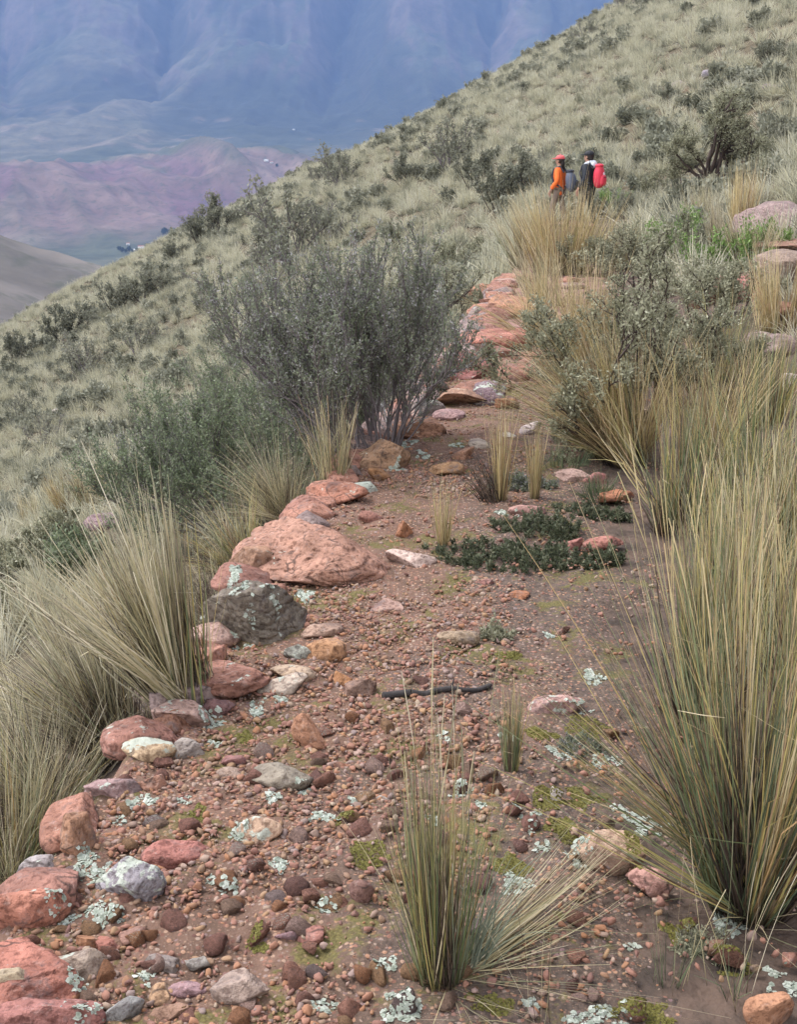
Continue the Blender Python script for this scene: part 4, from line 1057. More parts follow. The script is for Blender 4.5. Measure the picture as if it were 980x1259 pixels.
    tuft(616, 618, 'taller of the two slim straw tufts on the upper gravel', [
        ('blades', M_GOLD, dict(n=150, L=.46, Lsd=.09, rb=.022, tilt=.09, w=.0036, tiltsd=.05)), ('dead_leaves', M_DEAD, dict(n=120, L=.24, Lsd=.07, rb=.05, base=(-.04, 0, 0), tilt=.5, az=math.pi, azsd=.6, w=.004))])
    tuft(657, 614, 'shorter of the two slim straw tufts on the upper gravel', [('blades', M_GOLD, dict(n=120, L=.34, Lsd=.07, rb=.02, tilt=.09, w=.0036, tiltsd=.05))])
    tuft(690, 560, 'sparse grey-white stalks behind the two slim straw tufts', [('seed_stalks', M_PALE, dict(n=20, L=.42, Lsd=.08, rb=.06, tilt=.09, w=.003, tiltsd=.06))])
    tuft(820, 1200, 'sparse pale stalks in front of the huge tuft', [('seed_stalks', M_STRAW, dict(n=9, L=.30, Lsd=.07, rb=.05, tilt=.14, w=.0016, tiltsd=.1, plume=1.5)), ('blades', M_GREEN, dict(n=24, L=.14, Lsd=.04, rb=.03, tilt=.4, w=.002))])
    tuft(900, 1215, 'thin bent stalks at the bottom under the huge tuft', [('seed_stalks', M_STRAW, dict(n=10, L=.34, Lsd=.08, rb=.06, tilt=.22, w=.0016, tiltsd=.14, plume=1.2)), ('blades', M_GREEN, dict(n=18, L=.1, Lsd=.03, rb=.03, tilt=.4, w=.002))])
    tuft(655, 1255, 'single pale straws crossing the bottom of the frame', [('seed_stalks', M_STRAW, dict(n=7, L=.32, Lsd=.08, rb=.05, tilt=.5, az=2.2, azsd=.7, w=.0017, tiltsd=.25)), ('fallen_blades', M_PALE, dict(n=6, L=.35, Lsd=.08, rb=.05, tilt=1.3, az=1.8, azsd=1.0, w=.0017, tiltsd=.1))])
    tuft(740, 610, 'low dark grass fringe at the path side behind the big tuft', [('blades', M_GREEN, dict(n=260, L=.12, Lsd=.04, rb=.14, tilt=.5, w=.004, tiltsd=.25))])
    tuft(690, 575, 'low green grass fringe by the buff-pink wedge stone', [('blades', M_GREEN, dict(n=260, L=.12, Lsd=.04, rb=.16, tilt=.5, w=.004, tiltsd=.25))])
    # tufts on the outer side of the terrace
    S = 'grass tufts below the terrace edge'
    tuft(224, 862, 'tall pale tuft arching outward below the pink edge slab', [
        ('blades', M_PALE, [dict(n=520, L=0.534, Lsd=0.114, rb=.09, tilt=.68, az=math.pi * .95, azsd=.36, droop=.06, w=.0050, tiltsd=.20, segs=6, wob=.006), dict(n=240, L=0.506, Lsd=0.106, rb=.10, tilt=.24, az=math.pi * .9, azsd=.7, droop=.06, w=.0050, tiltsd=.12, segs=6, wob=.006)]),
        ('green_blades', M_ICHU, dict(n=150, L=0.452, Lsd=0.0988, rb=.10, tilt=.25, az=math.pi * .8, azsd=.7, droop=.06, w=.0050, tiltsd=.16, segs=6)),
        ('dead_leaves', M_DEAD, dict(n=420, L=0.308, Lsd=0.106, rb=.13, tilt=.5, az=math.pi * .85, azsd=.7, w=.0036, tiltsd=.2)),
        ('seed_stalks', M_STRAW, dict(n=26, L=0.629, Lsd=0.0684, rb=.08, tilt=.26, az=math.pi * .9, azsd=.4, droop=.05, w=.0026, plume=1.6, tiltsd=.1, segs=7))], group=S)
    tuft(148, 928, 'broad pale tuft drooping outward below the yellowish lichened stone', [
        ('blades', M_PALE, [dict(n=720, L=0.585, Lsd=0.138, rb=.11, tilt=.88, az=math.pi * .92, azsd=.45, droop=.08, w=.0050, tiltsd=.22, segs=6, wob=.006), dict(n=180, L=0.49, Lsd=0.12, rb=.11, tilt=.45, az=math.pi * .9, azsd=.8, droop=.06, w=.0050, tiltsd=.16, segs=6)]),
        ('green_blades', M_ICHU, dict(n=170, L=0.506, Lsd=0.112, rb=.09, tilt=.75, az=math.pi * .9, azsd=.6, droop=.12, w=.0050, tiltsd=.2, segs=6)),
        ('dead_leaves', M_DEAD, dict(n=500, L=0.396, Lsd=0.138, rb=.15, tilt=.75, az=math.pi * .9, azsd=.7, w=.0036, tiltsd=.25))], group=S)
    tuft(62, 1018, 'low drooping pale tuft outside the upright red slab', [
        ('blades', M_PALE, [dict(n=650, L=.58, Lsd=.13, rb=.13, tilt=1.0, az=math.pi * .92, azsd=.5, droop=.30, w=.0030, tiltsd=.22, segs=6), dict(n=260, L=.5, Lsd=.12, rb=.09, tilt=.5, droop=.2, w=.003)]),
        ('green_blades', M_ICHU, dict(n=200, L=.5, Lsd=.1, rb=.09, tilt=.8, az=math.pi, azsd=.8, droop=.3, w=.003)),
        ('dead_leaves', M_DEAD, dict(n=420, L=.4, Lsd=.12, rb=.15, tilt=.8, az=math.pi, azsd=.9, w=.0034))], group=S)
    tuft(5, 1090, 'grey-green grass tuft in the corner below the terrace', [
        ('blades', M_PALE, dict(n=700, L=.55, Lsd=.12, rb=.13, tilt=.6, droop=.3, w=.003, tiltsd=.2)), ('green_blades', M_ICHU, dict(n=250, L=.5, Lsd=.1, rb=.12, tilt=.6, droop=.3, w=.003)), ('dead_leaves', M_DEAD, dict(n=250, L=.35, Lsd=.1, rb=.13, tilt=.6, w=.0034))], group=S)
    tuft(25, 905, 'pale straw tuft at the frame edge below the terrace', [
        ('blades', M_PALE, dict(n=520, L=0.51, Lsd=0.119, rb=.16, tilt=.7, az=math.pi, azsd=1.2, droop=.2, w=.0044, tiltsd=.22)), ('dead_leaves', M_DEAD, dict(n=300, L=0.34, Lsd=0.085, rb=.16, tilt=.6, w=.004))], group=S)
    tuft(105, 830, 'straw-coloured tuft standing behind the arching pale tuft', [
        ('blades', M_STRAW, dict(n=520, L=0.496, Lsd=0.112, rb=.16, tilt=.5, az=math.pi, azsd=1.2, droop=.12, w=.0048, tiltsd=.2)), ('dead_leaves', M_DEAD, dict(n=260, L=0.32, Lsd=0.08, rb=.16, tilt=.5, w=.004))], group=S)
    tuft(20, 790, 'grey-straw tuft below the sage bush at the frame edge', [
        ('blades', M_PALE, dict(n=460, L=.6, Lsd=.16, rb=.18, tilt=.6, droop=.2, w=.0056, tiltsd=.2))], group=S)
    tuft(175, 760, 'loose greenish tuft between the arching tuft and the slope', [
        ('blades', M_ICHU, dict(n=420, L=0.44, Lsd=0.112, rb=.18, tilt=.5, az=math.pi, azsd=1.2, droop=.2, w=.0052, tiltsd=.2))], group=S)
    tuft(352, 640, 'dry tuft arching outward behind the largest red boulder', [
        ('blades', M_STRAW, [dict(n=420, L=.62, Lsd=.14, rb=.12, tilt=.75, az=math.pi * .9, azsd=.5, droop=.2, w=.0036, tiltsd=.22), dict(n=200, L=.5, Lsd=.12, rb=.1, tilt=.3, droop=.15, w=.0036)]),
        ('dead_leaves', M_DEAD, dict(n=200, L=.35, Lsd=.1, rb=.12, tilt=.6, w=.004))], group=S)
    tuft(412, 592, 'upright dry tuft at the foot of the dark bush', [
        ('blades', M_STRAW, dict(n=220, L=0.336, Lsd=0.096, rb=.11, tilt=.22, az=math.pi, azsd=1.4, droop=.10, w=.0046, tiltsd=.12)), ('seed_stalks', M_GOLD, dict(n=24, L=0.44, Lsd=0.08, rb=.1, tilt=.2, w=.003, plume=1.4))], group=S)
    tuft(300, 700, 'shaded green-grey tuft beside the dark boulder', [
        ('blades', M_ICHU, dict(n=420, L=.45, Lsd=.12, rb=.14, tilt=.6, az=math.pi, azsd=1.0, droop=.25, w=.0038, tiltsd=.2)), ('dead_leaves', M_DEAD, dict(n=200, L=.3, Lsd=.1, rb=.14, tilt=.6, w=.004))], group=S)
    T = ('by the pink edge slab', 'under the dark boulder', 'below the largest boulder', 'beside the yellowish lichened stone', 'under the pink-topped slab', 'by the upright red slab', 'below the thin pink-red slab', 'by the pale grey-lilac block', 'near the red shoulder stone')
    for k, (px, py) in enumerate(((222, 812), (248, 770), (285, 712), (170, 900), (112, 958), (62, 1000), (335, 650), (22, 1060), (262, 740))):
        tuft(px, py, 'low dead grass at the outer foot of the terrace ' + T[k], [
            ('dead_leaves', M_DEAD, dict(n=240, L=.24, Lsd=.08, rb=.13, tilt=.8, droop=.3, w=.004, tiltsd=.3)), ('blades', M_PALE, dict(n=120, L=.30, Lsd=.1, rb=.12, tilt=.7, az=math.pi, azsd=1.0, droop=.25, w=.004, tiltsd=.25))], group=S)
    for k, (px, py, sc, m) in enumerate(((85, 632, 1.0, M_GOLD), (120, 622, 1.0, M_STRAW), (150, 608, .9, M_STRAW), (45, 650, .9, M_STRAW), (185, 645, .8, M_STRAW), (215, 660, .8, M_PALE))):
        tuft(px, py, ('golden', 'tall straw', 'pale straw', 'low straw', 'loose straw', 'greyish')[k] + ' grass tuft on the slope by the pinkish outcrop', [
            ('blades', m, dict(n=420, L=.75 * sc, Lsd=.15, rb=.30, tilt=.4, droop=.16, w=.009, tiltsd=.2))], group='grass tufts on the slope by the pinkish outcrop')
build_tufts()

# ------------------------------------------------------------------ shrubs and the tree
def tubes(segs, sides=4):
    s = np.array([np.r_[a, b, ra, rb] for a, b, ra, rb in segs])
    a, b, ra, rb = s[:, :3], s[:, 3:6], s[:, 6], s[:, 7]
    D = norm(b - a); ref = np.where(np.abs(D[:, 2:3]) > .9, np.array([[1., 0, 0]]), np.array([[0, 0, 1.]]))
    u = norm(np.cross(D, ref)); w = np.cross(D, u)
    ang = np.arange(sides) * 2 * np.pi / sides
    ring = u[:, None] * np.cos(ang)[None, :, None] + w[:, None] * np.sin(ang)[None, :, None]
    v = np.concatenate([a[:, None] + ring * ra[:, None, None], b[:, None] + ring * rb[:, None, None]], 1)
    n = len(s); k = np.arange(n)[:, None] * 2 * sides + np.arange(sides)[None]
    k2 = np.arange(n)[:, None] * 2 * sides + (np.arange(sides)[None] + 1) % sides
    f = np.stack([k, k2, k2 + sides, k + sides], -1).reshape(-1, 4)
    return v.reshape(-1, 3), f, {}

def grow(rng, stems, levels, up=.25, wander=.18):
    """stems: list of (start, direction, length, radius). levels: per level (children, angle, length ratio, radius ratio, first). Returns segments and the twig segments"""
    segs, twigs = [], []
    stack = [(np.array(p, float), norm(np.array(d, float)), L, r, 0) for p, d, L, r in stems]
    while stack:
        p, d, L, r, lv = stack.pop()
        k = 5 if lv == 0 else 4 if lv == 1 else 3
        pts = [p]; ds = []
        for i in range(k):
            d = norm(d + rng.normal(size=3) * wander + np.array([0, 0, up * .3]))
            q = p + d * L / k
            r1 = max(r * (1 - .75 * (i + 1) / k), r * .2)
            r0 = max(r * (1 - .75 * i / k), r * .2)
            segs.append((p, q, r0, r1))
            if lv >= len(levels) - 1: twigs.append((p, q))
            p = q; pts.append(q); ds.append(d)
        if lv < len(levels):
            nc, ang, lr, rr, first = levels[lv]
            for c in range(nc):
                t = first + (1 - first) * rng.random()
                i = min(int(t * k), k - 1); fr = t * k - i
                s = pts[i] + (pts[i + 1] - pts[i]) * fr
                ax = norm(np.cross(ds[i], rng.normal(size=3)))
                nd = norm(ds[i] * math.cos(ang) + ax * math.sin(ang) * rng.uniform(.7, 1.2) + np.array([0, 0, up]))
                stack.append((s, nd, L * lr * rng.uniform(.7, 1.2) * (1.1 - .4 * t), max(r * rr, .0008), lv + 1))
    return segs, twigs

def leaves(rng, twigs, per, size, width=.45, spread=.02, up=.3):
    t = np.array([np.r_[a, b] for a, b in twigs])
    i = rng.integers(0, len(t), per * len(t) if isinstance(per, int) else int(per * len(t)))
    a, b = t[i, :3], t[i, 3:]
    n = len(i); c = a + (b - a) * rng.random((n, 1)) + rng.normal(size=(n, 3)) * spread
    ax = norm(norm(b - a) * .5 + rng.normal(size=(n, 3)) * .7 + np.array([0, 0, up]))
    sd = norm(np.cross(ax, rng.normal(size=(n, 3))))
    s = size * rng.uniform(.6, 1.35, (n, 1))
    v = np.stack([c, c + ax * s * .45 + sd * s * width * .5, c + ax * s, c + ax * s * .45 - sd * s * width * .5], 1).reshape(-1, 3)
    f = (np.arange(n)[:, None] * 4 + np.arange(4)[None])
    # each twig has its own shade
    tw = rng.random(len(t))[i] * .5 + rng.random(n) * .5
    return v, f, {'rnd': np.repeat(tw, 4)}

def stems_fan(rng, n, L, r, rb, tilt, lean=(0, 0)):
    out = []
    for _ in range(n):
        a = rng.uniform(0, 6.283); q = rb * math.sqrt(rng.random()); th = abs(tilt * (.3 + .7 * q / rb) + rng.normal() * tilt * .35)
        out.append(((q * math.cos(a), q * math.sin(a), 0), (math.sin(th) * math.cos(a) + lean[0], math.sin(th) * math.sin(a) + lean[1], math.cos(th)), L * rng.uniform(.65, 1.1), r * rng.uniform(.7, 1.2)))
    return out

def shrub_mesh(seed, stems, levels, leafargs, up=.25, wander=.18, sides=3):
    rng = np.random.default_rng(seed)
    segs, tw = grow(rng, stems(rng), levels, up, wander)
    return tubes(segs, sides), leaves(rng, tw, **leafargs)

def shrub(px, py, label, seed, stems, levels, leafargs, mt, ml, name='shrub', cat='shrub', group=None, up=.25, wander=.18, sides=3, extra=None, stem_name='branches', rz=0, dz=0.0):
    p, t = P(px, py)
    root = empty(name, (p[0], p[1], p[2] - .03 + dz), rz)
    tag(root, label, cat, group)
    (v, f, a), (lv, lf, la) = shrub_mesh(seed, stems, levels, leafargs, up, wander, sides)
    obj(stem_name, mesh(stem_name, v, f, mt, True), root)
    obj('foliage', mesh('foliage', lv, lf, ml, False, la), root)
    for nm, m, (v, f, a) in (extra or []):
        obj(nm, mesh(nm, v, f, m, True, a), root)
    return root

def build_shrubs():
    G = 'shrubs along the terrace edge'
    F = stems_fan
    # dark broom-like bush at the edge
    rng = np.random.default_rng(3)
    bl, _ = grow(rng, F(rng, 9, .36, .006, .05, .55), [(5, .5, .5, .6, .3), (4, .5, .5, .6, .3)], .15)
    WAND = [(11, .26, .50, .45, .22), (6, .30, .50, .6, .2)]
    shrub(452, 553, 'big dark grey-purple broom bush overhanging the rocky step', 19, lambda r: F(r, 44, 1.0, .009, .22, .52, (-.26, .02)), WAND,
          dict(per=8, size=.018, width=.36, spread=.008), M_TWIGP, M_BROOM, group=G)
    shrub(405, 556, 'green-tinged broom bush beyond the upright dry tuft at the dark bush', 12, lambda r: F(r, 44, 1.10, .008, .36, .72, (-.25, 0)), WAND,
          dict(per=7, size=.019, width=.36, spread=.008), M_TWIGP, M_BROOMG, group=G)
    shrub(300, 640, 'low green broom bush spreading down the slope below the edge', 13, lambda r: F(r, 50, 1.02, .007, .42, .80, (-.3, 0)), WAND,
          dict(per=5, size=.026, width=.36, spread=.008), M_TWIGP, M_BROOMG, group=G)
    shrub(258, 628, 'outer grey-green broom bush fading into the slope', 17, lambda r: F(r, 36, .84, .007, .38, .75, (-.25, 0)), WAND,
          dict(per=4, size=.028, width=.36, spread=.010), M_TWIGP, M_BROOM, group=G)
    shrub(528, 432, 'grey-leaved shrub with dark crooked limbs behind the dark bush', 14, lambda r: F(r, 13, 1.18, .020, .2, .5, (-.12, 0)), [(7, .55, .48, .5, .3), (5, .6, .5, .5, .25), (3, .6, .5, .6, .2)],
          dict(per=3, size=.030, width=.55, spread=.016), M_BARK, M_SAGE, group=G, up=.16, wander=.24)
    shrub(440, 440, 'grey twiggy bush behind the green-tinged broom', 15, lambda r: F(r, 30, 1.08, .011, .40, .62, (-.1, 0)), WAND,
          dict(per=4, size=.034, width=.4, spread=.012), M_TWIGP, M_BROOM, group=G)
    shrub(560, 340, 'grey shrub standing where the path disappears', 16, lambda r: F(r, 12, .9, .016, .25, .6), [(7, .55, .48, .5, .3), (6, .6, .5, .5, .25)],
          dict(per=5, size=.05, width=.55, spread=.025), M_BARK, M_SAGE, group=G, up=.16, wander=.24)
    p, t = P(485, 540)
    v, f, a = tubes(bl, 4)
    o = obj('bare_branch', mesh('bare_branch', v, f, M_WHITE, True), None, (p[0], p[1], p[2])); tag(o, 'bleached bare branch sticking out at the foot of the dark bush', 'branch')
    # sage shrub on the right
    shrub(775, 545, 'sage-leaved shrub with dark stems growing out of the golden clump', 21, lambda r: F(r, 11, .86, .017, .16, .60), [(7, .55, .46, .5, .3), (5, .55, .5, .5, .25), (3, .6, .5, .6, .2)],
          dict(per=5, size=.020, width=.5, spread=.016), M_BARK, M_SAGE, group=G, up=.2, wander=.22)
    shrub(850, 500, 'second sage-leaved shrub against the bank', 22, lambda r: F(r, 9, .66, .014, .2, .55), [(7, .55, .46, .5, .3), (5, .55, .5, .5, .25), (3, .6, .5, .6, .2)],
          dict(per=5, size=.020, width=.5, spread=.016), M_BARK, M_SAGE, group=G, up=.2, wander=.22)
    shrub(800, 360, 'pale grey-green shrub on the bank below the hikers\' path', 23, lambda r: F(r, 12, .80, .016, .3, .55), [(6, .5, .46, .5, .3), (6, .55, .5, .5, .25)],
          dict(per=7, size=.031, width=.5, spread=.025), M_BARK, M_SAGE, group=G, up=.2, wander=.2)
    shrub(745, 340, 'low sage shrub right of the golden tuft', 24, lambda r: F(r, 12, .60, .014, .3, .6), [(6, .5, .46, .5, .3), (6, .55, .5, .5, .25)],
          dict(per=7, size=.029, width=.5, spread=.025), M_BARK, M_SAGE, group=G, up=.2, wander=.2)
    shrub(880, 400, 'grey-green bank shrub behind the second sage shrub', 25, lambda r: F(r, 11, .6, .014, .3, .6), [(6, .5, .46, .5, .3), (6, .55, .5, .5, .25)],
          dict(per=7, size=.029, width=.5, spread=.025), M_BARK, M_SAGE, group=G, up=.2, wander=.2)
    # fresh green herbs on the bank
    for k, (px, py, h) in enumerate(((828, 322, .85), (868, 345, .55), (905, 338, .55), (940, 318, .45), (792, 330, .5), (760, 262, .8))):
        shrub(px, py, ('tall fresh green herb on the bank', 'bright green herb left of the low pink bedrock', 'bright green herb over the low pink bedrock', 'small bright green herb by the outcrop', 'small fresh green herb beside the tall one', 'yellow-green bush right of the red backpack')[k], 40 + k,
              lambda r, h=h: F(r, 8, h * .85, .008, .14, .4), [(5, .5, .5, .5, .3)], dict(per=10, size=.042, width=.45, spread=.025), M_TWIG, M_FRESH, 'green_herb', 'herb', 'fresh green herbs on the bank', up=.3)
    # left slope
    shrub(45, 720, 'sage bush with a dark stem on the slope at the frame edge', 31, lambda r: F(r, 9, .72, .016, .15, .45), [(6, .5, .46, .5, .3), (6, .55, .5, .5, .25), (3, .6, .5, .6, .2)],
          dict(per=4, size=.035, width=.5, spread=.02), M_BARK, M_SAGE, group='bushes on the slope', up=.2, wander=.22)
    shrub(95, 712, 'little green bush beside the sage bush on the slope', 32, lambda r: F(r, 12, .5, .008, .12, .5), [(6, .5, .5, .5, .3)], dict(per=12, size=.05, width=.4, spread=.03), M_TWIG, M_BROOMG, group='bushes on the slope')
    # low cushions on the path
    Q = 'low cushion plants on the path'
    def cushion(px, py, label, seed, rx, ry, n, h, ml, size=.012):
        def st(r):
            out = []
            for _ in range(n):
                a = r.uniform(0, 6.283); q = math.sqrt(r.random())
                if q > .78 + .3 * float(vnoise(math.cos(a) * 1.5 + seed, math.sin(a) * 1.5, 0, 2)): continue
                out.append(((rx * q * math.cos(a), ry * q * math.sin(a), 0), (r.normal() * .35, r.normal() * .35, 1), h * r.uniform(.5, 1.15) * (1.1 - .45 * q), .0018))
            return out
        shrub(px, py, label, seed, st, [(3, .5, .55, .7, .2)], dict(per=5, size=size, width=.4, spread=.004), M_TWIGP, ml, 'cushion_plant', 'plant', Q, up=.3, stem_name='stems')
    cushion(610, 690, 'dark green cushion plant spreading across the middle of the path', 51, .36, .22, 210, .085, M_CUSH, .018)
    cushion(660, 655, 'darker upper clump of green behind the spreading cushion', 52, .22, .16, 110, .10, M_CUSH, .018)
    cushion(700, 690, 'thin outer fringe of dark green toward the big tuft', 53, .16, .10, 60, .06, M_CUSH, .016)
    cushion(608, 786, 'small grey-green sprout beside the flat buff stone', 54, .045, .04, 60, .09, M_SAGE, .014)
    cushion(720, 545, 'bluish grey cushion under the golden clump', 55, .22, .14, 150, .10, M_SAGE, .018)
    cushion(640, 600, 'dry grey cushion at the foot of the slim straw tufts', 56, .20, .12, 150, .09, M_BROOM, .016)
    cushion(712, 922, 'dry purplish-grey cushion on the mossy soil', 57, .085, .06, 90, .05, M_BROOM, .010)
    cushion(722, 632, 'low green cushion toward the bank behind the big tuft', 58, .26, .12, 150, .06, M_CUSH, .016)
    cushion(862, 1160, 'grey lichen-like cushion under the huge tuft', 59, .06, .05, 70, .05, M_SAGE, .009)
    cushion(675, 1165, 'tiny grey-green rosette beside the bent straw', 60, .022, .02, 26, .03, M_SAGE, .012)
    cushion(748, 690, 'small dark green sprig beside the big tuft', 61, .08, .06, 60, .08, M_CUSH, .016)
build_shrubs()

def build_tree():
    p, t = P(862, 250)
    root = empty('small_tree', (p[0], p[1], p[2] - .08))
    tag(root, 'small gnarled tree with dark twisted limbs and grey-green crown on the hillside', 'tree')
    rng = np.random.default_rng(8)
    s = t / 26.0
    trunk, _ = grow(rng, [((0, 0, 0), (.12, 0, 1), .75 * s, .10 * s), ((.05, .05, 0), (.55, .1, .8), .8 * s, .085 * s), ((-.22 * s, 0, 0), (-.1, 0, 1), .75 * s, .04 * s)], [], .1, .2)
    v, f, a = tubes(trunk, 7); obj('trunk', mesh('trunk', v, f, M_BARK, True), root)
    limbs = []
    for (x, z, dx, dz, L, r) in ((.08, .65, -.75, .45, 1.1, .045), (.1, .7, -.25, 1, 1.55, .05), (.15, .7, .35, 1, 1.5, .05), (.45, .62, .9, .35, 1.35, .05), (.45, .6, .55, .75, 1.35, .045), (.05, .6, -.95, .12, .95, .035), (.5, .6, 1.0, .02, 1.1, .04), (.3, .7, .0, 1, 1.2, .04)):
        for q in (-.35, .35):
            limbs.append(((x * s, q * .1, z * s), (dx, q + rng.normal() * .3, dz), L * s * rng.uniform(.85, 1.1), r * s))
    segs, tw = grow(rng, limbs, [(7, .6, .42, .5, .3), (6, .65, .5, .5, .2), (3, .6, .5, .6, .2)], .10, .26)
    v, f, a = tubes(segs, 4); obj('limbs', mesh('limbs', v, f, M_BARK, True), root)
    v, f, a = leaves(rng, tw, 5, .048, .5, .035); obj('crown', mesh('crown', v, f, M_SAGE, False, a), root)
build_tree()

# ------------------------------------------------------------------ the grassy hillside
def hill_points(rng, n, y0, y1, u0=-.40, u1=.42, dmin=.5):
    y = np.sqrt(y0 ** 2 + (y1 ** 2 - y0 ** 2) * rng.random(n)); x = rng.uniform(u0, u1, n) * y
    d = x - xe(y)
    bw = 1.75 * (1 - sstep(31, 42, y))
    ok = (d < -dmin) | (d > bw + dmin * .5) | (y > 33)
    x, y = x[ok], y[ok]
    return x, y, H(x, y)

